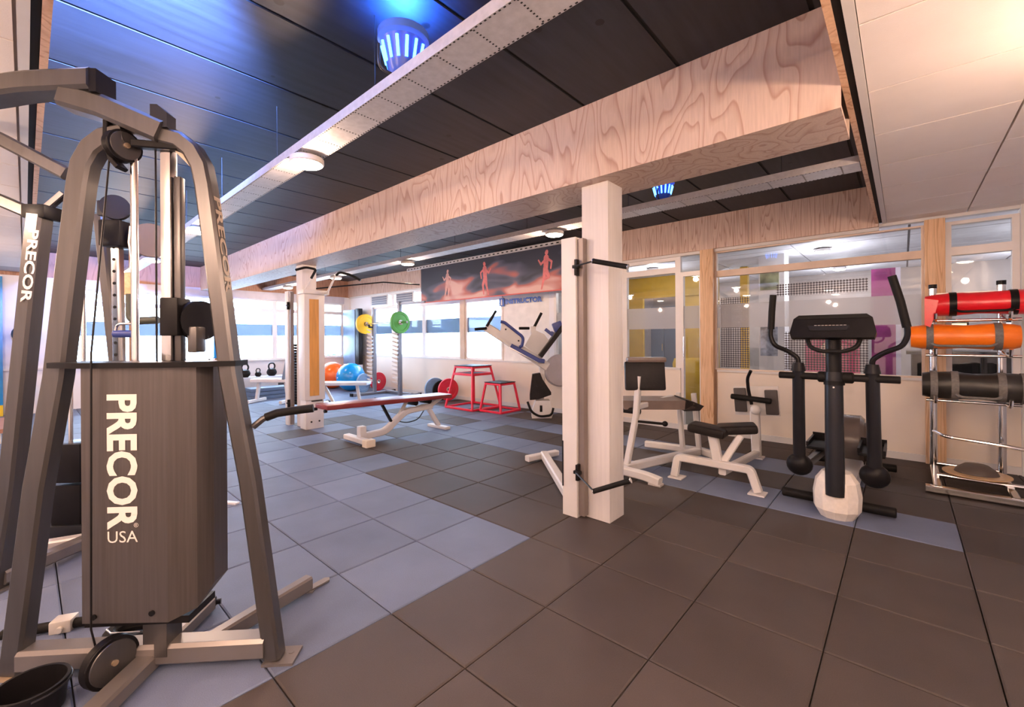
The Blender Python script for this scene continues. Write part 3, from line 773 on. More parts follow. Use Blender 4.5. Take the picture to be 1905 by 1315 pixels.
# things on the floor round the tower
t = thing('bar_attachment', 'black straight bar attachment with pale clamp lying on the blue tiles', 'bar', FG(-.53, .25), R(46) + .25)
MB().cyl((-.20, 0, .022), (.16, 0, .022), .020, bev=.004).build('bar', M_RUB, t)
MB().b2((-.03, -.032, .0), (.045, .032, .052), bev=.006).cyl((.01, -.045, .02), (.01, .0, .02), .012).build('clamp', mat('pale_clamp', (.6, .55, .5), .4, .4), t)
t = thing('foot_strap', 'coiled black foot strap lying beside the tower base', 'strap', FG(-.17, .17), R(46))
MB().tube([(.09 * math.cos(k * math.pi / 8), .06 * math.sin(k * math.pi / 8), .028) for k in range(16)], .027, 10, closed=True).build('strap', M_RUB, t)
MB().tube([(-.09 + .0, -.03, .058), (-.05, -.06, .062), (.06, -.055, .06)], .004, 8).build('buckle', M_CHROME, t)
t = thing('bucket', 'black round bucket standing under the tower crossbar', 'bucket', FG(-.225, -.20), 0)
MB().lathe([(0, 0), (.075, 0), (.082, .01), (.092, .095), (.096, .095), (.096, .105), (.087, .105), (.078, .02), (0, .02)], seg=32).build('body', M_BLACK, t)
MB().tube([(.098 * math.cos(q), .098 * math.sin(q), .092) for q in [math.pi * k / 12 for k in range(13)]], .004, 8).build('bail', M_GUN, t)

# ================================================================== ELLIPTICAL TRAINER
t = thing('elliptical_trainer', 'black elliptical trainer with pale front foot and console, before the glazed partition', 'gym machine', (1.395, 2.62, 0))
MB().lathe([(0, 0), (.10, 0), (.135, .06), (.140, .16), (.125, .25), (.085, .31), (0, .325)], (0, .03, 0), (0, 0, 1), 12).build('front_cover', mat('cream_cover', (.70, .64, .58), .5, var=.06, scale=40), t, angle=12)
MB().b2((-.085, .05, .03), (.085, 1.55, .17), bev=.03).build('base_rail', M_WHITE, t)
MB().cyl((-.355, .19, .05), (.31, .19, .05), .034, bev=.006).build('front_stabiliser', M_RUB, t)
MB().cyl((-.30, 1.5, .05), (.30, 1.5, .05), .034, bev=.006).build('rear_stabiliser', M_RUB, t)
MB().cyl((0, -.075, .17), (-.008, -.035, 1.0), .056, .052, seg=28).build('column', M_GUN, t)
MB().cyl((-.008, -.035, .93), (-.012, -.02, 1.24), .045, seg=24).cyl((-.006, -.036, .915), (-.006, -.036, .945), .060, seg=28).build('upper_column', M_BLACK, t)
MB().cyl((0, -.132, .905), (0, -.125, .905), .006, seg=10).build('adjusting_bolt', M_CHROME, t)
poly = [(-.225, -.085), (.225, -.085), (.235, -.05), (.215, .05), (.185, .075), (-.185, .075), (-.215, .05), (-.235, -.05)]
co = MB().prism(poly, frame((-.012, -.08, 1.305), (1, 0, 0), (0, -.96, .28)), .055).build('console', M_BLACK, t)
MB().prism([(-.20, .045), (.20, .045), (.185, .068), (-.185, .068)], frame((-.012, -.08, 1.305), (1, 0, 0), (0, -.96, .28)), .063).build('console_brow', mat('gloss_black', (.02, .02, .02), .15), co)
MB().prism([(-.13, -.02), (.10, -.02), (.085, -.055), (-.115, -.055)], frame((-.012, -.08, 1.322), (1, 0, 0), (0, -.96, .28)), .058).build('console_window', M_GUN, co)
for k in range(9): MB().prism([(-.102 + k * .02, -.008), (-.086 + k * .02, -.008), (-.078 + k * .02, .010), (-.092 + k * .02, .010)], frame((-.012, -.08, 1.295), (1, 0, 0), (0, -.96, .28)), .0605).build('badge_stroke', M_LETTER, co)
MB().tube([(-.15, -.09, 1.235), (-.135, -.12, 1.175), (-.07, -.14, 1.145), (.06, -.14, 1.145), (.125, -.12, 1.175), (.14, -.09, 1.235)], .014, 10, fil=.04).build('fixed_grip', M_RUB, t)
MB().cyl((-.335, -.02, .965), (.335, -.02, .965), .024, bev=.004).cyl((-.10, -.02, .965), (.10, -.02, .965), .038, bev=.008).build('pivot_axle', M_RUB, t)
for sx, dy, zt in ((-1, .0, 1.555), (1, .0, 1.63)):
    x0 = sx * .205 - .01
    arm = MB().cyl((x0, -.02, 1.03), (x0 - (.015 if sx < 0 else -.005), .10, .36), .038, .040, seg=20).build('swing_arm', M_GUN, t)
    MB().cyl((x0, -.02, 1.0), (x0, -.02, 1.06), .046, .034, seg=20).build('arm_collar', M_BLACK, arm)
    MB().tube([(x0, -.02, 1.04), (x0 + sx * .0, -.02, 1.09), (x0 + sx * .06, -.02, 1.14), (x0 + sx * .15, -.02, 1.18), (x0 + sx * .175, -.02, 1.25), (x0 + sx * .17, -.02, 1.32)], .0165, 10, fil=.04).build('handle_tube', M_BLACK, arm)
    q = (x0 + sx * .17, -.02, 1.30)
    MB().tube([q, (x0 + sx * (.165 if sx < 0 else .14), -.02, (1.30 + zt) / 2), (x0 + sx * (.155 if sx < 0 else .10), -.02, zt)], .023, 12).build('handle_grip', M_RUB, arm)
    MB().ball((x0 - (.015 if sx < 0 else -.005), .10, .30), .085, (1, .7, .95)).build('arm_foot', M_BLACK, arm)
    MB().rect([(x0 * .95, .10, .29), (x0 * .8, .75, .27), (x0 * .6, 1.25, .30)], .05, .06).build('pedal_rail', M_GUN, t)
    pd = MB().b2((x0 * .82 - .085, .62, .31), (x0 * .82 + .085, 1.0, .335), bev=.01).build('pedal', M_RUB, t)
    MB().b2((x0 * .82 - .085, .985, .335), (x0 * .82 + .085, 1.0, .39)).b2((x0 * .82 - .085, .62, .335), (x0 * .82 - .07, .985, .37)).b2((x0 * .82 + .07, .62, .335), (x0 * .82 + .085, .985, .37)).build('pedal_edge', M_BLACK, pd)
MB().lathe([(0, -.09), (.20, -.09), (.23, -.06), (.23, .06), (.20, .09), (0, .09)], (.0, 1.28, .30), (1, 0, 0), 32).build('drive_housing', mat('smoked_cover', (.10, .08, .07), .2), t)
MB().lathe([(0, .0), (.17, .0), (.17, .02), (0, .025)], (.09, 1.28, .30), (1, 0, 0), 32).build('crank_disc', mat('smoked_cover', (.10, .08, .07), .2), t)

# ================================================================== SANDBAG RACK
t = thing('sandbag_rack', 'chrome upright rack holding the sandbags by the pine post', 'rack', (2.145, 4.05, 0))
for sx in (-1, 1):
    p = MB().cyl((sx * .205, .25, .06), (sx * .205, .25, 1.67), .026).build('post', M_CHROME, t)
    MB().cyl((sx * .205, .25, 1.665), (sx * .205, .25, 1.70), .029).build('end_cap', M_BLACK, p)
    MB().rect([(sx * .205, -.38, .045), (sx * .205, .33, .075)], .05, .05).build('base_foot', M_CHROME, t)
    for z in (1.40, 1.11, .725):
        MB().tube([(sx * .205, .25, z), (sx * .205, .06, z - .025), (sx * .205, -.16, z - .03), (sx * .205, -.19, z + .03)], .012, 8, fil=.03).build('support_arm', M_CHROME, t)
for z in (1.37, 1.08, .70): MB().cyl((-.26, -.02, z - .0), (.28, -.02, z - .0), .012).build('shelf_rail', M_CHROME, t)
MB().tube([(-.205, .22, .40), (-.14, .08, .385), (.20, .06, .36), (.33, .06, .345)], .014, 10, fil=.05).build('cross_rail', M_CHROME, t)
MB().rect([(-.275, -.36, .035), (.42, -.36, .035)], .07, .05).build('front_rail', M_CHROME, t)
MB().cyl((-.20, -.10, .09), (.36, -.10, .085), .018).build('low_rail', M_CHROME, t)
MB().cyl((-.205, .25, .11), (.205, .25, .11), .018).build('back_rail', M_CHROME, t)
MB().b2((-.19, .235, 1.50), (.19, .245, 1.62)).build('back_plate', mat('frosted_plate', (.45, .42, .4), .3, .2), t)

def sandbag(label, body, web, loc, rot, L_, r, droop=.0, band=(.35,), flat=.82):
    o = thing('sandbag', label, 'sandbag', loc, rot, 'power bags stored on the chrome rack')
    mb = MB(); rings = []
    nx, ns = 18, 18
    for i in range(nx + 1):
        s_ = -1 + 2 * i / nx; x = s_ * L_ / 2
        k = 1 - .05 * math.cos(s_ * 6) if abs(s_) < .9 else .95
        rr = r * k * (1 if abs(s_) < .93 else .93)
        z = -droop * s_ * s_
        rings.append([mb.bm.verts.new((x, rr * math.cos(2 * math.pi * j / ns) + random.uniform(-.003, .003), z + rr * flat * math.sin(2 * math.pi * j / ns) + random.uniform(-.003, .003))) for j in range(ns)])
    for a_, b_ in zip(rings, rings[1:]):
        for j in range(ns): mb.bm.faces.new((a_[j], a_[(j + 1) % ns], b_[(j + 1) % ns], b_[j]))
    mb.bm.faces.new(list(reversed(rings[0]))); mb.bm.faces.new(rings[-1])
    mb.build('bag_body', body, o, angle=50)
    for bx in band:
        for sx in (-1, 1):
            x = sx * bx * L_ / 2; z = -droop * bx * bx
            pts = [(x, (r * 1.06 + .003) * math.cos(2 * math.pi * j / 24), z + (r * 1.06 * flat + .003) * math.sin(2 * math.pi * j / 24)) for j in range(24)]
            mb = MB()
            ra = [mb.bm.verts.new((p[0] - .022, p[1], p[2])) for p in pts]; rb_ = [mb.bm.verts.new((p[0] + .022, p[1], p[2])) for p in pts]
            for j in range(24): mb.bm.faces.new((ra[j], ra[(j + 1) % 24], rb_[(j + 1) % 24], rb_[j]))
            mb.build('webbing_band', web, o)
    bx = band[0] * L_ / 2
    MB().tube([(-bx, -r * .75, -r * .45), (-bx * .8, -r - .02, -r * .7), (bx * .8, -r - .02, -r * .7), (bx, -r * .75, -r * .45)], .010, 8, fil=.03).build('carry_handle', web, o)
    return o
M_WEB = mat('grey_webbing', (.16, .15, .14), .7, var=.2, scale=60)
sandbag_red = sandbag('glossy red sandbag with black bands, topmost on the chrome rack', mat('red_pvc', (.72, .01, .02), .28, var=.12), M_BLACK, (2.21, 3.99, 1.505), 0, .66, .098, .01, (.5,), .92)
_rb = sandbag_red
MB().prism([(-.335, -.17), (-.30, -.19), (-.275, -.10), (-.25, .03), (-.335, .05)], frame((0, -.085, 0), (1, 0, 0), (0, -1, 0)), .012).build('hanging_flap', MATS['red_pvc'], _rb)
sandbag('orange sandbag with grey webbing on the middle shelf of the chrome rack', mat('orange_pvc', (.95, .20, .01), .35, var=.12), M_WEB, (2.10, 3.99, 1.236), 0, .62, .105, .0, (.62,), .95)
sandbag('black sandbag with grey webbing bands, lowest on the chrome rack', mat('black_pvc', (.02, .018, .016), .4, var=.3), M_WEB, (2.18, 3.98, .835), 0, .64, .112, .0, (.40, .78), .97)
t = thing('balance_board', 'round wooden balance board with dark dome stored at the foot of the chrome rack', 'board', (2.18, 4.05, .11))
MB().lathe([(0, 0), (.19, 0), (.20, .008), (.20, .016), (0, .02)], seg=36).build('disc', mat('birch', (.55, .36, .2), .4, var=.15), t)
MB().lathe([(.13, .018), (.115, .05), (.07, .085), (0, .09)], seg=28).build('dome', mat('dome_rubber', (.09, .07, .06), .5), t)

# ================================================================== PULLEY COLUMNS FIXED TO THE PILLARS
def pulley_column(label, x0, y0, second=False):
    t = thing('pulley_column', label, 'gym machine', (x0, y0, 0))
    MB().b2((-.06, 0, 0), (.06, .065, 1.945), bev=.004).build('column', M_WHITE, t)
    MB().b2((.064, .02, .02), (.078, .065, 1.93)).b2((.082, .012, .02), (.112, .060, 1.93)).build('guide_channel', mat('grey_brown_channel', (.20, .16, .14), .4, .3), t)
    for z in (1.745, .335):
        MB().b2((.062, -.022, z - .07), (.082, .022, z + .04), bev=.004).b2((.05, -.03, z - .022), (.10, .0, z), bev=.003).build('clamp', M_BLACK, t)
    if not second:
        for z, e in ((1.745, (.275, -.12, 1.735)), (.335, (.28, -.14, .275))):
            MB().cyl((.06, -.02, z - .01), e, .006, seg=8).build('handle_rod', M_GUN, t)
            f = (.50, -.10, 1.675) if z > 1 else (.50, -.08, .375)
            h_ = MB().cyl(e, f, .016, bev=.003).build('handle_grip', M_RUB, t)
            d_ = (Vector(f) - Vector(e)).normalized()
            MB().cyl(Vector(e) - d_ * .004, Vector(e), .018).cyl(Vector(f), Vector(f) + d_ * .004, .018).build('grip_cap', M_CHROME, h_)
        MB().b2((-.0615, -.002, .20), (-.05, .0, .52)).build('edge_slot', M_GUN, t)
        MB().rect([(-.02, .09, .055), (-.99, .99, .055)], .075, .075).build('base_leg', M_WHITE, t)
        MB().rect([(-1.05, .79, .045), (-.96, 1.17, .045)], .07, .055).build('end_foot', M_WHITE, t)
    else:
        st = MB()
        for k in range(22): st.b2((.066, .07, .30 + k * .04), (.13, .15, .336 + k * .04))
        st.build('weight_stack', M_BLACK, t)
    return t
pulley_column('slim white pulley column with two black cable grips, bolted to the pillar by the preacher bench', 0.0, 1.43)
pulley_column('slim white pulley column with black weight stack by the orange-panelled column', -4.94, 1.43, True)

t = thing('cable_column', 'white cable column with long orange panel and pull-up horns on top', 'gym machine', (-4.45, 1.58, 0))
MB().b2((-.105, -.14, .40), (.10, .14, 1.87), bev=.006).b2((-.095, -.125, .0), (.09, .125, .40), bev=.006).build('column', M_WHITE, t)
MB().b2((.098, -.075, .46), (.104, .055, 1.80)).build('front_panel', mat('orange_wood_panel', (.55, .26, .06), .45, var=.15, stretch=(6, 6, .5)), t)
for z in (.38, .28): MB().b2((.088, -.05, z), (.104, .10, z + .014)).build('vent_slot', M_GUN, t)
for y_, z_ in ((-.05, .10), (.06, .10)): MB().cyl((.088, y_, z_), (.096, y_, z_), .012).build('bolt', M_GUN, t)
MB().b2((-.08, -.16, 1.87), (.12, .20, 1.93), bev=.008).build('top_bar', M_WHITE, t)
MB().tube([(.05, -.12, 1.92), (.14, -.05, 2.10)], .013, 10).build('horn', M_WHITE, t)
MB().tube([(.13, -.06, 2.08), (.185, -.015, 2.205), (.08, -.11, 2.235), (-.03, -.20, 2.20)], .017, 10, fil=.04).build('horn_grip', M_RUB, t)
MB().tube([(.10, .15, 1.90), (.27, .10, 1.89), (.37, .16, 2.10), (.40, .18, 2.15)], .014, 10, fil=.03).build('horn', M_WHITE, t)
MB().tube([(.385, .17, 2.12), (.43, .20, 2.165), (.55, .31, 2.12), (.64, .39, 2.05)], .017, 10, fil=.05).build('horn_grip', M_RUB, t)
MB().tube([(.10, .02, 1.95), (.55, .8, 2.07), (.95, 1.15, 2.03)], .010, 8).build('stay_bar', M_GUN, t)

# ================================================================== PREACHER BENCH BEHIND THE PILLAR
t = thing('preacher_bench', 'white framed preacher curl bench with grey-brown seat and black arm pad', 'bench', (0.0, 3.0, 0))
MB().rect([(-.35, -.55, .06), (-.12, -.55, .06), (.10, -.56, .055), (.225, -.57, .035)], .075, .07, fil=.05).build('front_foot', M_WHITE, t)
MB().b2((.13, -.605, 0), (.24, -.53, .02), bev=.006).build('foot_pad', mat('pale_pad', (.5, .46, .44), .5), t)
MB().rect([(-.14, -.50, .065), (.16, .52, .065)], .07, .075).build('base_rail', M_WHITE, t)
MB().rect([(-.40, .50, .06), (.18, .58, .06), (.38, .50, .045)], .07, .065).build('rear_foot', M_WHITE, t)
MB().rect([(-.135, -.46, .09), (-.105, -.33, .52), (-.10, -.28, .88)], .05, .055, (0, 1, 0)).build('front_upright', M_WHITE, t)
MB().rect([(.01, .50, .09), (-.02, .47, .66)], .045, .05, (0, 1, 0)).build('rear_upright', M_WHITE, t)
MB().rect([(.16, .55, .09), (.12, .52, .66)], .045, .05, (0, 1, 0)).build('rear_upright', M_WHITE, t)
MB().rect([(-.10, -.30, .60), (-.02, .30, .63)], .045, .05).build('seat_rail', M_WHITE, t)
st = MB().prism([(-.32, 0), (.30, 0), (.36, .03), (.36, .07), (.26, .085), (-.30, .085)], frame((0, -.12, .645), (.78, .62, 0), (-.62, .78, 0)), .34).build('seat_pad', M_BROWNV, t)
MB().prism([(.27, -.01), (.37, .02), (.44, .05), (.40, .095), (.26, .10)], frame((0, -.12, .645), (.78, .62, 0), (-.62, .78, 0)), .34).build('seat_nose', M_VINYL, st)
ap = MB().box((-.06, -.24, .885), (.37, .055, .27), Matrix.Rotation(R(38), 4, 'Z') @ Matrix.Rotation(R(-10), 4, 'X'), .018).build('arm_pad', M_VINYL, t)
MB().box((-.06, -.215, 1.035), (.36, .11, .05), Matrix.Rotation(R(38), 4, 'Z'), .022).build('arm_pad_top', M_BROWNV, ap)
for dx in (-.06, .03): MB().cyl((-.09 + dx, -.29 + dx * .7, .88), (-.095 + dx, -.27 + dx * .7, .88), .010).build('bolt', M_CHROME, ap)
MB().cyl((-.10, -.34, .47), (.10, -.20, .45), .012).ball((.11, -.19, .45), .026).build('adjusting_knob', M_BLACK, t)
MB().cyl((-.32, -.25, .55), (-.10, -.27, .55), .03).build('side_roller', M_VINYL, t)
MB().rect([(-.36, -.30, .10), (-.30, -.26, .56)], .045, .05, (0, 1, 0)).build('side_upright', M_WHITE, t)

# ================================================================== BACK EXTENSION BENCH
t = thing('back_extension_bench', 'low white framed back extension bench with black saddle pads and roller', 'bench', (.56, 2.75, 0))
MB().rect([(-.34, .0, .02), (-.31, .0, .185), (.27, .0, .185), (.325, .0, .02)], .06, .065, (0, 1, 0), fil=.03).build('front_frame', M_WHITE, t)
for x in (-.32, .32): MB().b2((x - .06, -.06, 0), (x + .06, .07, .012), bev=.003).build('foot_plate', M_WHITE, t)
MB().rect([(.02, .02, .19), (-.02, .02, .42)], .075, .06, (0, 1, 0)).build('seat_post', M_WHITE, t)
MB().rect([(.06, .03, .20), (.17, .12, .42)], .055, .05, (0, 1, 0)).build('seat_strut', M_WHITE, t)
for k, (cx, cy, ln, rz) in enumerate(((-.06, .03, .30, .05), (.13, .16, .30, .35))):
    MB().box((cx, cy, .455 + k * .015), (ln, .20, .075), Matrix.Rotation(rz, 4, 'Z') @ Matrix.Rotation(R(6 if k == 0 else -6), 4, 'Y'), .03, 3).build('saddle_pad', M_VINYL, t)
MB().rect([(.05, .03, .12), (.06, 1.15, .05)], .06, .06).build('base_rail', M_WHITE, t)
MB().rect([(.055, 1.16, .02), (.045, 1.14, .48)], .085, .07, (0, 1, 0)).b2((-.01, 1.1, 0), (.12, 1.22, .015)).build('rear_post', M_WHITE, t)
bp_ = MB().box((.045, 1.20, .58), (.42, .012, .30), Matrix.Rotation(R(-4), 4, 'Y'), .003).build('back_plate', M_WHITE, t)
for x in (-.10, .19): MB().box((x + .0, 1.175, .58), (.115, .035, .25), Matrix.Rotation(R(-4), 4, 'Y'), .01).build('knee_pad', mat('brown_black_pad', (.05, .04, .038), .5), bp_)
MB().cyl((-.17, 1.10, .62), (.20, 1.10, .60), .028, bev=.005).build('roller', M_RUB, t)
MB().tube([(.02, 1.12, .55), (-.005, 1.10, .70), (-.01, 1.08, .82), (.03, 1.05, .90)], .016, 10, fil=.04).build('hooked_handle', M_BLACK, t)
MB().ball((.06, 1.10, .50), .05, (1, .8, 1)).build('pivot_boss', M_WHITE, t)

# ================================================================== MAROON FLAT BENCH
t = thing('weight_bench', 'weight bench with long maroon pad on a white bent-tube frame', 'bench', (-3.10, 2.0, 0))
pd = MB().box((0, -.02, .465), (.30, 1.78, .055), Matrix.Rotation(R(-1.6), 4, 'X'), .014).build('pad', M_MAROON, t)
for sx in (-.12, .12): MB().cyl((sx, -.93, .455), (sx, -.90, .455), .018).build('pad_foot', M_BLACK, pd)
MB().rect([(-.27, -.47, .05), (.27, -.47, .05)], .085, .06).build('front_foot', M_WHITE, t)
MB().b2((.20, -.53, 0), (.30, -.41, .085), bev=.01).build('foot_cap', mat('cream_cap', (.72, .62, .48), .5), t)
MB().b2((-.045, -.46, .06), (.045, -.38, .20), bev=.008).build('foot_socket', M_WHITE, t)
MB().rect([(0, -.44, .07), (0, -.10, .085), (0, .06, .21), (0, .20, .30), (0, .62, .325)], .075, .08, fil=.08).build('spine', M_WHITE, t)
MB().rect([(0, .0, .17), (0, -.14, .42)], .05, .025, (0, 1, 0)).build('support_stay', M_GUN, t)
MB().rect([(0, .06, .20), (0, .22, .43)], .04, .04, (0, 1, 0)).build('support_stay', M_WHITE, t)
MB().rect([(0, .55, .325), (0, .66, .15), (0, .74, .035)], .06, .055, (0, 1, 0)).build('rear_leg', M_WHITE, t)
MB().b2((-.20, .70, 0), (.20, .79, .035), bev=.006).build('rear_foot', M_WHITE, t)
MB().rect([(0, .60, .33), (0, .78, .42)], .06, .06, (0, 1, 0)).build('seat_hinge', M_WHITE, t)
for y_ in (.30, .52):
    MB().cyl((-.10, y_, .405), (.10, y_, .405), .038, bev=.006).build('roller', M_BLACK, t)
MB().tube([(.02, .05, .20), (.03, .2, .15), (.03, .38, .17), (.02, .48, .28)], .008, 8, fil=.08).build('adjust_cable', M_GUN, t)

# white bench behind the orange column
t = thing('weight_bench', 'white padded bench on a slim white frame, in front of the exercise balls', 'bench', (-5.95, 2.75, 0), R(42))
MB().box((0, 0, .43), (1.05, .28, .06), None, .02).build('pad', mat('pale_blue_vinyl', (.62, .68, .78), .35), t)
MB().rect([(-.30, 0, .40), (-.12, 0, .06)], .05, .05, (0, 1, 0)).build('leg', M_WHITE, t)
MB().rect([(.30, 0, .40), (.36, 0, .06)], .05, .05, (0, 1, 0)).build('leg', M_WHITE, t)
MB().rect([(-.35, 0, .05), (.45, 0, .05)], .06, .06).build('base_rail', M_WHITE, t)
MB().cyl((-.35, -.25, .05), (-.35, .25, .05), .035).build('foot_bar', M_WHITE, t)
for y_ in (-.27, .27): MB().cyl((-.35, y_ - .02, .05), (-.35, y_ + .02, .05), .045).build('foot_cap', M_BLACK, t)

# ================================================================== RED PLYO BOXES
def plyo(label, x0, y0, b, tp, hgt, shelf=False):
    t = thing('plyo_box', label, 'plyo box', (x0, y0, 0), 0, 'red plyometric boxes by the wall')
    h_, q = b / 2, tp / 2; r = .016
    for sx in (-1, 1):
        for sy in (-1, 1):
            MB().rect([(sx * h_, sy * h_, .016), (sx * q, sy * q, hgt - .02)], .034, .034, (0, 1, 0)).build('leg', M_RED, t)
    for z, e in ((.018, h_), (hgt - .03, q)):
        for a_, b_ in (((-e, -e), (e, -e)), ((e, -e), (e, e)), ((e, e), (-e, e)), ((-e, e), (-e, -e))):
            MB().rect([(*a_, z), (*b_, z)], .034, .034).build('rail', M_RED, t)
    MB().b2((-q - .02, -q - .02, hgt - .012), (q + .02, q + .02, hgt), bev=.003).build('top_mat', M_RUB, t)
    if shelf:
        e = q + (h_ - q) * .22; z = hgt * .80
        for a_, b_ in (((-e, -e), (e, -e)), ((e, -e), (e, e)), ((e, e), (-e, e)), ((-e, e), (-e, -e))):
            MB().rect([(*a_, z), (*b_, z)], .03, .04).build('rail', M_RED, t)
        MB().b2((-e, -e, z - .004), (e, e, z + .006)).build('inner_shelf', M_RUB, t)
    return t
plyo('taller red steel plyo box with an inner shelf, by the wall', -4.04, 4.28, .70, .44, .76, True)
plyo('shorter red steel plyo box standing beside the taller one', -3.39, 4.30, .48, .34, .50)

# ================================================================== SQUAT RACK, BAR AND PLATES
t = thing('squat_rack', 'grey squat rack with white toothed uprights against the window wall', 'rack', (-6.6, 4.12, 0))
M_RACK = mat('grey_rack', (.20, .20, .23), .4, .4)
for sx in (-.5, .5):
    up_ = MB().b2((sx - .035, -.035, .04), (sx + .035, .035, 2.02 if sx > 0 else 1.95), bev=.004).build('upright', M_RACK, t)
    mb = MB()
    for k in range(15):
        z = .28 + k * .085
        mb.prism([(0, 0), (-.115, .055), (-.115, .075), (0, .05)], frame((sx - .03, -.03, z), (.72, .69, 0), (.69, -.72, 0)), .03)
    mb.build('tooth_strip', M_WHITE, up_, smooth=False)
    MB().rect([(sx, -.55, .03), (sx, .50, .03)], .075, .06).build('base_foot', M_RACK, t)
    for y_ in (-.55, .50): MB().b2((sx - .042, y_ - .02, 0), (sx + .042, y_ + .02, .066)).build('foot_cap', M_BLACK, t)
MB().rect([(-.5, .3, .05), (.5, .3, .05)], .06, .05).build('base_tie', M_RACK, t)
MB().rect([(-.5, 0, 1.93), (.5, 0, 1.93)], .05, .05).build('top_tie', M_WHITE, t)
MB().rect([(.5, .0, 1.97), (1.3, .05, 1.97)], .04, .04).build('top_arm', M_RACK, t)
for sx in (-.5, .5): MB().rect([(sx, -.04, 1.50), (sx, -.12, 1.50), (sx, -.13, 1.56)], .04, .03).build('bar_hook', M_GUN, t)
def plate(mb_name, label, m_, loc, rot, r, th=.06, grp=None):
    t = thing('weight_plate', label, 'weight plate', loc, rot, grp)
    MB().lathe([(.026, -th / 2), (.06, -th / 2), (.065, -th * .42), (r * .72, -th * .36), (r * .76, -th / 2), (r * .98, -th / 2), (r, -th * .4), (r, th * .4), (r * .98, th / 2), (r * .76, th / 2), (r * .72, th * .36), (.065, th * .42), (.06, th / 2), (.026, th / 2), (.026, -th / 2)], (0, 0, 0), (1, 0, 0), 36).build('disc', m_, t)
    MB().lathe([(.026, -th / 2 - .002), (.05, -th / 2 - .002), (.05, th / 2 + .002), (.026, th / 2 + .002), (.026, -th / 2 - .002)], (0, 0, 0), (1, 0, 0), 24).build('hub_ring', M_CHROME, t)
    return t
M_YEL = mat('yellow_plate', (.80, .50, .005), .45, var=.06); M_GRN = mat('green_plate', (.07, .28, .03), .45, var=.06)
M_PRED = mat('red_plate', (.66, .02, .05), .45); M_PBLU = mat('steel_blue_plate', (.17, .27, .42), .45)
plate('', 'yellow bumper plate on the barbell in the squat rack', M_YEL, (-7.30, 4.02, 1.575), 0, .225)
plate('', 'green bumper plate on the barbell in the squat rack', M_GRN, (-5.94, 4.02, 1.575), 0, .225)
bb = thing('barbell', 'steel barbell resting across the squat rack hooks', 'barbell', (-6.62, 4.02, 1.575))
MB().cyl((-.62, 0, 0), (.62, 0, 0), .014).build('bar', M_CHROME, bb)
for sx in (-1, 1): MB().cyl((sx * .62, 0, 0), (sx * .93, 0, 0), .0245).cyl((sx * .60, 0, 0), (sx * .63, 0, 0), .04).build('sleeve', M_CHROME, bb)
plate('', 'steel blue plate stored at the squat rack foot next to the exercise balls', M_PBLU, (-7.55, 4.10, .225), R(20), .22, .05)
plate('', 'red plate leaning beside the squat rack upright', M_PRED, (-7.58, 4.50, .225), R(8), .22, .05)
plate('', 'steel blue plate standing left of the taller red plyo box', M_PBLU, (-5.36, 4.45, .225), R(-12), .22, .05)
plate('', 'red plate standing between the blue plate and the taller plyo box', M_PRED, (-5.02, 4.52, .225), R(-12), .22, .05)
plate('', 'black plate between the blue and the red plate by the plyo box', M_RUB, (-5.20, 4.50, .20), R(-12), .20, .04)

# ================================================================== EXERCISE BALLS
def gymball(label, col, loc, r):
    t = thing('exercise_ball', label, 'ball', loc, group='exercise balls by the window corner')
    mb = MB(); n = 22; prof = []
    for k in range(n + 1):
        a_ = -math.pi / 2 + math.pi * k / n
        rr = r * (1 + .006 * math.cos(a_ * 22)); prof.append((max(0, rr * math.cos(a_)) if 0 < k < n else 0, r + rr * math.sin(a_)))
    mb.lathe(prof, (0, 0, 0), (0, 0, 1), 36).build('shell', mat('ball_' + label.split()[1], col, .22), t, angle=60)
    MB().cyl((0, -r + .002, r), (0, -r - .006, r), .016, seg=12).build('valve', M_WHITE, t)
gymball('large orange exercise ball on the floor behind the blue ball', (.90, .14, .02), (-8.98, 4.06, 0), .33)
gymball('large blue exercise ball beside the orange ball', (.01, .25, .62), (-8.17, 4.12, 0), .33)

# ================================================================== WHITE PRESS MACHINE BY THE WALL
t = thing('press_machine', 'white plate press machine with navy pads and black grips near the banner', 'gym machine', (-2.62, 4.36, 0), R(42))
def U(px): return (px - 1000) * .00863
def Z(py): return 1.25 - (py - 628) * .00863
MB().prism([(-.10, .0), (.20, .0), (.225, .06), (.18, .27), (-.04, .27), (-.10, .10)], frame((0, -.02, .0), (1, 0, 0), (0, -1, 0)), .22).build('base_block', M_WHITE, t)
MB().b2((.02, -.245, .10), (.06, -.239, .20), bev=.004).build('base_slot', M_BLACK, t)
MB().tube([(-.17, -.24, .26), (-.11, -.26, .10), (.02, -.27, .03), (.20, -.26, .05), (.23, -.24, .16)], .018, 10, fil=.06).build('foot_bow', M_BLACK, t)
MB().prism([(-.13, .28), (-.13, .36), (-.09, .68), (.03, .70), (.07, .60), (.20, .40), (.20, .36), (.0, .29)], frame((0, -.10, 0), (1, 0, 0), (0, -1, 0)), .12).build('chest_pad', M_VINYL, t)
MB().rect([(.05, -.02, .25), (.08, 0, .80)], .10, .10, (0, 1, 0)).build('mast', M_WHITE, t)
MB().rect([(-.82, -.05, 1.43), (-.02, -.05, .90), (.16, -.05, .78)], .14, .10, (0, 1, 0)).build('main_beam', M_WHITE, t)
MB().prism([(-.60, 1.30), (-.56, 1.49), (-.24, 1.28), (-.28, 1.10), (-.40, 1.14)], frame((0, -.12, 0), (1, 0, 0), (0, -1, 0)), .03).build('side_plate', M_WHITE, t)
MB().tube([(-.58, -.16, 1.50), (-.52, -.16, 1.49), (-.22, -.16, 1.25), (-.25, -.16, 1.12), (-.29, -.16, 1.10)], .024, 10, fil=.06).build('pad_rim', M_NAVY, t)
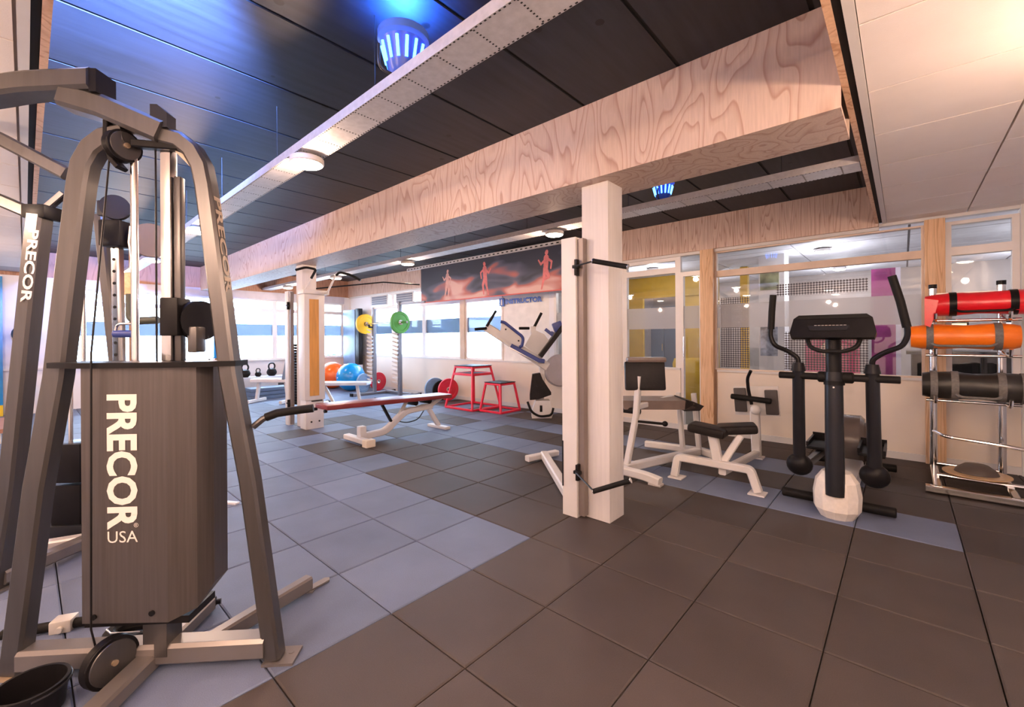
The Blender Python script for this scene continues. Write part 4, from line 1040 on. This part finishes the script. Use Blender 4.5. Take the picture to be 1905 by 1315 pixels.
for a_, b_ in ((-.50, 1.38), (-.30, 1.20)): MB().cyl((a_, -.15, b_), (a_, -.158, b_), .014).build('bolt', M_GUN, t)
MB().rect([(-.42, -.14, 1.13), (.02, -.14, .89), (.10, -.14, .88)], .20, .06, (0, 0, 1)).build('seat_pad', M_NAVY, t)
MB().rect([(-.44, -.20, 1.10), (.02, -.20, .86)], .02, .03, (0, 0, 1)).build('seat_edge', M_CHROME, t)
MB().prism([(-.20, 1.12), (-.05, 1.38), (.12, 1.30), (.20, 1.18), (.06, .92)], frame((0, .06, 0), (1, 0, 0), (0, -1, 0)), .04).build('side_plate', M_WHITE, t)
MB().rect([(.04, -.02, .95), (.40, -.02, 1.42)], .07, .30, (0, 1, 0)).build('back_pad', M_VINYL, t)
MB().box((.32, -.08, 1.42), (.15, .12, .15), Matrix.Rotation(R(-20), 4, 'Y'), .02).build('head_pad', M_NAVY, t)
MB().rect([(.12, -.12, 1.38), (.22, -.12, 1.30), (.24, -.12, 1.34)], .05, .03, (0, 1, 0)).build('arm_pad', M_NAVY, t)
for p_, q_ in (((-.80, -.1, 1.43), (-.65, -.1, 1.68)), ((-.99, -.14, 1.385), (-.80, -.1, 1.40)), ((-.04, .1, 1.42), (.08, .1, 1.65)), ((-.29, .05, 1.40), (-.12, .08, 1.40))):
    MB().cyl(p_, q_, .022, bev=.004).build('grip', M_RUB, t)
MB().b2((-.10, .04, 1.30), (-.02, .1, 1.43), bev=.01).build('grip_mount', M_WHITE, t)
MB().lathe([(0, -.04), (.24, -.04), (.26, -.02), (.26, .02), (.24, .04), (0, .04)], (.36, .02, .72), (.3, -1, 0), 32).build('counterweight', mat('lilac_grey', (.42, .39, .42), .5), t)

# ================================================================== BANNER WITH RUNNERS, INSTRUCTOR SIGN
def banner_mat():
    mt = bpy.data.materials.new('banner_print'); mt.use_nodes = True
    nt, N, L = nodes(mt); b = N['Principled BSDF']; b.inputs['Roughness'].default_value = .55
    tc = N.new('ShaderNodeTexCoord'); mp = N.new('ShaderNodeMapping'); mp.inputs['Scale'].default_value = (1.0, 1, 2.6); mp.inputs['Rotation'].default_value = (0, R(25), 0); L.new(tc.outputs['Object'], mp.inputs[0])
    nz = N.new('ShaderNodeTexNoise'); nz.inputs['Scale'].default_value = 1.25; nz.inputs['Detail'].default_value = 1.5; nz.inputs['Distortion'].default_value = .6; L.new(mp.outputs[0], nz.inputs['Vector'])
    sp = N.new('ShaderNodeSeparateXYZ'); L.new(tc.outputs['Object'], sp.inputs[0])
    hz = N.new('ShaderNodeMapRange'); hz.inputs[1].default_value = .65; hz.inputs[2].default_value = .1; hz.inputs[3].default_value = -.22; hz.inputs[4].default_value = .10; L.new(sp.outputs[2], hz.inputs[0])
    ad = N.new('ShaderNodeMath'); ad.operation = 'ADD'; L.new(nz.outputs['Fac'], ad.inputs[0]); L.new(hz.outputs[0], ad.inputs[1])
    cr = N.new('ShaderNodeValToRGB'); e = cr.color_ramp.elements
    e[0].position = .40; e[0].color = (.018, .02, .04, 1); e[1].position = .52; e[1].color = (.09, .09, .14, 1)
    x_ = cr.color_ramp.elements.new(.60); x_.color = (.42, .12, .10, 1); x_ = cr.color_ramp.elements.new(.70); x_.color = (.62, .38, .34, 1)
    L.new(ad.outputs[0], cr.inputs[0]); L.new(cr.outputs[0], b.inputs['Base Color'])
    return mt
t = thing('banner', 'long dark printed banner with three coral runners hung above the windows', 'banner', (-5.82, 4.47, 1.985))
MB().b2((0, -.006, 0), (3.65, .0, .715)).build('cloth', banner_mat(), t, smooth=False)
MB().b2((0, -.008, -.004), (3.65, .002, .016)).build('hem', mat('red_hem', (.55, .08, .06), .5), t, smooth=False)
M_RUN = mat('coral_print', (.62, .16, .16), .55, var=.25, scale=9); M_RUNP = mat('pale_coral_print', (.60, .32, .28), .55, var=.2, scale=9)
def runner(x0, z0, s, m_, mir=1, pose=0):
    segs = [((0, .52), (.02, .82), .075, .085), ((.03, .95), (.04, .98), .055, .05), ((.02, .80), (-.16, .66), .035, .03), ((-.16, .66), (-.24, .78), .028, .022),
            ((.05, .80), (.20, .70), .035, .03), ((.20, .70), (.17, .52), .028, .022), ((.0, .55), (.10, .30), .065, .045), ((.10, .30), (-.10, .22) if pose == 0 else (.06, .02), .042, .026),
            ((-.02, .54), (-.06, .28), .065, .045), ((-.06, .28), (-.14, .0), .042, .024)]
    mb = MB()
    for k, ((a0, b0), (a1, b1), r0, r1) in enumerate(segs):
        p, q = Vector((a0 * mir, b0)) * s, Vector((a1 * mir, b1)) * s; d_ = (q - p).normalized(); n_ = Vector((-d_.y, d_.x)); ring = []
        for i in range(9): a_ = math.pi * i / 8; ring.append(q + (n_ * math.cos(a_) + d_ * math.sin(a_)) * r1 * s)
        for i in range(9): a_ = math.pi * i / 8; ring.append(p - (n_ * math.cos(a_) + d_ * math.sin(a_)) * r0 * s)
        mb.bm.faces.new([mb.bm.verts.new((x0 + v_.x, -.0066 - .00015 * k, z0 + v_.y)) for v_ in ring])
    mb.build('printed_runner', m_, t, smooth=False)
runner(.85, .06, .54, M_RUNP, 1, 1); runner(1.92, .05, .58, M_RUN, -1, 1); runner(3.30, .05, .60, M_RUN, 1, 0)
t = thing('instructor_sign', 'blue lettered sign on the white panel under the runner banner', 'sign', (-3.86, 4.80, 1.83))
MB().b2((0, -.012, .0), (.12, .0, .15)).build('badge', mat('sign_blue', (.015, .09, .40), .4), t, smooth=False)
MB().b2((.045, -.014, .02), (.075, -.012, .13)).build('badge_mark', M_LETTER, t, smooth=False)
text('lettering', 'INSTRUCTOR', mat('sign_blue', (.015, .09, .40), .4), t, frame((.145, -.004, .035), (1, 0, 0), (0, -1, 0)), .86, .095, .001, .05)

# ================================================================== FAR END OF THE ROOM
t = thing('padded_column', 'tall blue padded column standing in front of the far windows', 'column pad', (-9.25, 1.68, 0))
MB().b2((-.15, -.13, .85), (.15, .14, 2.34), bev=.02).build('pad', M_BLUE, t)
MB().b2((-.10, -.10, .0), (.10, .10, .85)).build('core', mat('rust_core', (.40, .17, .08), .6), t)
MB().b2((.08, -.16, 2.05), (.16, -.10, 2.3), bev=.01).build('strap', mat('pale_blue', (.3, .5, .7), .4), t)
MB().cyl((.17, -.22, 0), (.17, -.22, .85), .018).build('post', M_GUN, t)
MB().b2((-.15, -.3, 0), (.3, .3, .03)).build('base', M_GUN, t)
for k in range(9):
    q = MB().lathe([(.05, 0), (.125, 0), (.125, .04), (.05, .04), (.05, 0)], (-9.0, 1.55, .032 + k * .05), (0, 0, 1), 20).build('stacking_ring', mat('teal_ring', (.10, .30, .42), .45))
    tag(q, ('bottom', 'second', 'third', 'fourth', 'fifth', 'sixth', 'seventh', 'eighth', 'topmost')[k] + ' teal ring up the short stack at the foot of the blue padded column', 'ring', 'teal rings stacked by the padded column')
sh = thing('kettlebell_shelf', 'low pale steel shelf carrying kettlebells under the far windows', 'shelf', (-8.95, 2.35, 0))
MB().b2((-.18, -.55, .38), (.18, .55, .42), bev=.005).build('shelf_board', mat('pale_steel', (.55, .58, .66), .4), sh)
for y_ in (-.5, .5): MB().b2((-.16, y_ - .03, 0), (.16, y_ + .03, .38)).build('leg', M_GUN, sh)
def kettlebell(label, y_, s_):
    k = thing('kettlebell', label, 'kettlebell', (-8.93, y_, .42), R(20), 'kettlebells on the shelf under the far windows')
    MB().lathe([(0, 0), (.06 * s_, 0), (.10 * s_, .05 * s_), (.105 * s_, .09 * s_), (.08 * s_, .15 * s_), (0, .18 * s_)], seg=24).build('bell', M_RUB, k)
    MB().tube([(0, -.055 * s_, .14 * s_), (0, -.085 * s_, .22 * s_), (0, -.05 * s_, .285 * s_), (0, .05 * s_, .285 * s_), (0, .085 * s_, .22 * s_), (0, .055 * s_, .14 * s_)], .018 * s_, 10, fil=.03).build('handle', M_GUN, k)
kettlebell('large black kettlebell at one end of the shelf under the far windows', 2.08, 1.0)
kettlebell('smallest black kettlebell, in the middle of the shelf under the far windows', 2.34, .62)
kettlebell('large black kettlebell beside the smallest one, nearer the window corner', 2.62, 1.0)
t = thing('leg_curl_bench', 'white framed bench with upright pad left of the orange-panelled column', 'bench', (-7.55, 2.15, 0), R(35))
MB().box((0, 0, .44), (.75, .30, .07), None, .02).build('pad', mat('pale_vinyl', (.70, .66, .64), .4), t)
MB().box((.38, 0, .72), (.07, .30, .55), Matrix.Rotation(R(12), 4, 'Y'), .02).build('back_pad', mat('slate_vinyl', (.20, .26, .34), .4), t)
for x_ in (-.28, .28): MB().rect([(x_, 0, .42), (x_ * 1.2, 0, .05)], .06, .06, (0, 1, 0)).build('leg', M_WHITE, t)
for x_ in (-.34, .34): MB().rect([(x_, -.25, .035), (x_, .25, .035)], .06, .06).build('foot', M_WHITE, t)
for k, z in enumerate((.0, .08, .16)):
    q = MB().b2((-8.55, 1.95, z), (-8.15, 2.75, z + .075), bev=.012).build('step_platform', mat('slate_step', (.10, .14, .22), .5))
    tag(q, ['slate step platform at the bottom of the stack behind the white bench', 'slate step platform in the middle of the stack behind the white bench', 'slate step platform on top of the stack behind the white bench'][k], 'step', 'stacked step platforms')
# wall mat, crate, vents near the window corner
t = thing('wall_mat', 'tall slate blue wall mat leaning at the corner window', 'mat', (-8.98, 4.62, .58))
MB().b2((-.42, -.06, 0), (.20, .06, 1.42), bev=.01).build('mat_face', mat('slate_blue_mat', (.13, .19, .30), .45, var=.2), t)
MB().b2((.20, -.05, 0), (.38, .06, 1.44), bev=.01).build('dark_edge', M_VINYL, t)
MB().b2((-.42, -.06, -.58), (.38, .06, 0)).build('plinth', M_WALL, t)
t = thing('crate', 'small terracotta crate against the far window wall', 'crate', (-9.3, 3.45, 0))
MB().b2((-.14, -.14, .0), (.14, .14, .72), bev=.006).build('body', mat('terracotta', (.45, .16, .10), .6), t)
MB().b2((-.15, -.15, .72), (.15, .15, .76), bev=.004).build('lid', mat('terracotta_lid', (.38, .13, .08), .6), t)
for x0, x1, lb in ((-8.30, -7.55, 'grey louvred vent beside the slate wall mat'), (-7.2, -6.5, 'grey louvred vent over the green plate')):
    t = thing('wall_vent', lb, 'vent', ((x0 + x1) / 2, YR - .02, 2.06))
    MB().b2((-(x1 - x0) / 2, -.03, 0), ((x1 - x0) / 2, .0, .26), bev=.004).build('casing', M_WHITE, t)
    for k in range(4): MB().b2((-(x1 - x0) / 2 + .04, -.036, .03 + k * .052), ((x1 - x0) / 2 - .04, -.029, .072 + k * .052)).build('slat', mat('vent_grey', (.16, .17, .22), .5), t)
# left end of the far wall
t = thing('notice_panel', 'tall bright blue panel with yellow foot on the plain end of the far wall', 'panel', (-9.44, -1.85, .10))
MB().b2((0, -.45, 0.08), (.04, .49, 2.22)).build('board', M_BLUE, t)
MB().b2((0, -.45, -.1), (.08, .49, .08)).build('foot', mat('yellow_foot', (.75, .5, .02), .5), t)
t = thing('roller_rack', 'narrow rack of dark balls on the plain end of the far wall', 'rack', (-9.42, -1.12, .0))
MB().b2((-.04, -.02, .55), (.0, .02, 1.65)).build('rail', M_GUN, t)
MB().b2((-.05, -.12, .0), (.06, .12, .55)).build('stand', M_WALL, t)
for k, (z, r, c) in enumerate(((.70, .07, (.03, .03, .05)), (.98, .12, (.28, .16, .18)), (1.36, .15, (.04, .06, .09)))):
    q = MB().ball((-9.412 + r, -1.12, z), r).build('medicine_ball', mat('medball_%d' % k, c, .5)); tag(q, ['small black medicine ball, lowest on the narrow rack', 'mauve medicine ball, middle of the narrow rack', 'large slate medicine ball, topmost on the narrow rack'][k], 'ball', 'medicine balls on the narrow rack')
t = thing('low_bench', 'low timber bench on white runners beyond the second pulley station', 'bench', (-6.9, -1.55, 0))
MB().b2((-.6, -.35, .14), (.6, .28, .19)).build('plank', mat('red_brown_wood', (.30, .13, .08), .5), t)
for x_ in (-.45, .45): MB().b2((x_ - .05, -.3, 0), (x_ + .05, .24, .14)).build('runner', M_WHITE, t)
# ================================================================== NEXT ROOM THINGS
M_YELW = mat('yellow_wall', (.46, .27, .01), .5)
for a_, b_, y_, lb in ((-2.95, -2.35, 7.6, 'yellow partition panel beside the narrow blue-lit doorway beyond the glass'), (-1.55, -.85, 7.6, 'yellow partition panel with a curved chair before it beyond the glass')):
    q = MB().b2((a_, y_, 0), (b_, y_ + .08, 2.48)).build('partition_panel', M_YELW, smooth=False); tag(q, lb, 'partition')
q = MB().b2((-2.95, 7.55, 2.05), (-.85, 7.6, 2.48)).build('partition_header', M_YELW, smooth=False); tag(q, 'yellow header board across the partition panels beyond the glass', 'header')
t = thing('locker', 'blue-grey locker row standing behind the yellow partition', 'locker', (-1.95, 8.3, 0))
for k in range(3):
    MB().b2((-.45 + k * .3, -.2, 0), (-.16 + k * .3, .2, 1.9), bev=.005).build('locker_door', mat('locker_blue', (.07, .12, .2), .4), t)
    MB().b2((-.20 + k * .3, -.21, .95), (-.18 + k * .3, -.2, 1.1)).build('handle', M_CHROME, t)
q = MB().lathe([(0, 0), (.30, 0), (.34, .2), (.36, .75), (.33, .85), (.28, .5), (.25, .45), (0, .45)], (-1.1, 7.0, 0), (0, 0, 1), 24).build('tub_chair', mat('mustard', (.62, .40, .02), .5)); tag(q, 'rounded mustard tub chair beyond the glass partition', 'chair')
q = MB().b2((-.42, 7.4, 0), (-.30, 7.52, 2.48)).build('yellow_post', M_YELW, smooth=False); tag(q, 'slim yellow post seen through the glass door', 'post')
t = thing('white_column', 'white square column with notices beyond the wide glass pane', 'column', (.26, 6.6, 0))
MB().b2((-.17, -.17, 0), (.17, .17, 2.48)).build('shaft', M_WALL, t, smooth=False)
MB().b2((-.15, -.176, .95), (.08, -.17, 1.45)).build('notice', mat('notice_print', (.30, .33, .42), .5, var=.8, scale=9), t, smooth=False)
MB().b2((-.15, -.176, 1.95), (.1, -.17, 2.3)).build('notice', mat('notice_green', (.3, .33, .2), .5, var=.5, scale=6), t, smooth=False)
t = thing('poster_stand', 'pink poster stand printed with a pale oval, beyond the wide glass pane', 'poster', (.98, 6.6, 0))
MB().b2((-.32, -.02, .4), (.32, .0, 1.55)).build('poster', mat('pink_print', (.50, .07, .16), .5, var=.35, scale=3), t, smooth=False)
MB().lathe([(0, 0), (.13, 0), (.13, .002), (0, .002)], (0, -.024, 1.05), (0, 1, 0), 28).build('printed_oval', mat('pale_print', (.75, .5, .42), .5, var=.2, scale=9), t)
MB().b2((-.30, -.1, 0), (.30, .1, .4)).build('plinth', M_WHITE, t, smooth=False)
t = thing('roll_up_banner', 'magenta and purple roll-up banner with pale edge beyond the wide glass pane', 'banner', (1.55, 6.6, 0))
MB().b2((-.13, -.01, .05), (.12, .0, 2.15)).build('print', mat('magenta_print', (.26, .03, .17), .5, var=.5, scale=2.5), t, smooth=False)
MB().b2((.12, -.012, .05), (.17, .002, 2.15)).build('edge_strip', mat('pale_lilac', (.62, .6, .75), .5), t, smooth=False)
MB().b2((-.16, -.12, 0), (.2, .12, .05)).build('foot', M_GUN, t, smooth=False)
t = thing('fitness_counter', 'dark counter with small bright screens beyond the right end of the glass', 'counter', (2.72, 7.0, 0))
MB().b2((-.9, -.3, 0), (1.2, .3, 1.0), bev=.01).build('counter_body', M_BLACK, t)
MB().b2((-.95, -.34, 1.0), (1.25, .34, 1.04)).build('counter_top', M_GUN, t)
for k, x_ in enumerate((-.55, .1, .7)):
    MB().b2((x_ - .05, -.02, 1.04), (x_ + .05, .02, 1.18)).b2((x_ - .2, -.03, 1.16), (x_ + .2, .0, 1.42)).build('monitor', M_BLACK, t)
    MB().b2((x_ - .18, -.032, 1.18), (x_ + .18, -.03, 1.40)).build('screen', emis('screen_%d' % k, ((1, .8, .4), (.7, .8, 1), (.9, .8, .5))[k], 1.6), t, smooth=False)
for x_, z_ in ((2.05, 0),):
    q = MB().rect([(x_ - .22, 6.0, 0.0), (x_, 6.0, .85), (x_ + .22, 6.0, 0)], .05, .05, (0, 1, 0)).build('trestle', M_WHITE); tag(q, 'white trestle frame beyond the pine post', 'trestle')

# added lamp, out of view on the fascia, put in to wash the boards blue
t = thing('stage_lamp', 'added blue fill lamp, out of view on the pine fascia above the dropped ceiling edge', 'lamp', (.30, -1.0, 2.50))
MB().lathe([(0, 0), (.045, 0), (.06, .02), (.085, .13), (.095, .14), (.095, .16), (.085, .16), (.08, .135), (0, .13)], (0, .02, 0), (-.9, .25, .35), 28).build('can', M_CHROME, t)
MB().lathe([(0, .136), (.078, .136), (.078, .142), (0, .142)], (0, .02, 0), (-.9, .25, .35), 28).build('led_face', M_BLUEGLOW, t)
MB().b2((-.03, -.04, -.03), (.03, .02, .03)).build('clamp', M_DARKMET, t)
l = bpy.data.lights.new('added_blue_wash', 'SPOT'); l.energy = 5200; l.color = (.16, .33, 1.0); l.spot_size = R(64); l.spot_blend = .8; l.shadow_soft_size = .08
lo_ = bpy.data.objects.new('added_blue_wash', l); COL.objects.link(lo_); lo_.parent = t; lo_.location = (-.16, .065, .062)
lo_.rotation_euler = Vector((-.92, .10, .30)).to_track_quat('-Z', 'Y').to_euler()

t = thing('floor_bracket', 'small pale forked bracket lying on the blue tiles behind the tower leg', 'bracket', (-2.19, -.14, 0), R(30))
MB().b2((-.02, -.02, 0), (.20, .02, .014), bev=.003).build('plate', M_FRAME, t)
MB().prism([(0, -.02), (-.14, -.07), (-.15, -.04), (-.06, 0), (-.15, .04), (-.14, .07), (0, .02)], Matrix.Translation((-.015, 0, 0)), .012).build('fork', M_GUN, t)
t = thing('foot_lever', 'curved black foot lever standing on the floor near the blue padded column', 'lever', (-7.0, .75, 0), R(40))
MB().tube([(-.22, 0, .42), (-.10, 0, .40), (.02, 0, .20), (.05, 0, .06)], .035, 12, fil=.08).build('lever_arm', M_RUB, t)
MB().b2((-.14, -.07, 0), (.12, .07, .06), bev=.02).build('foot', M_BLACK, t)
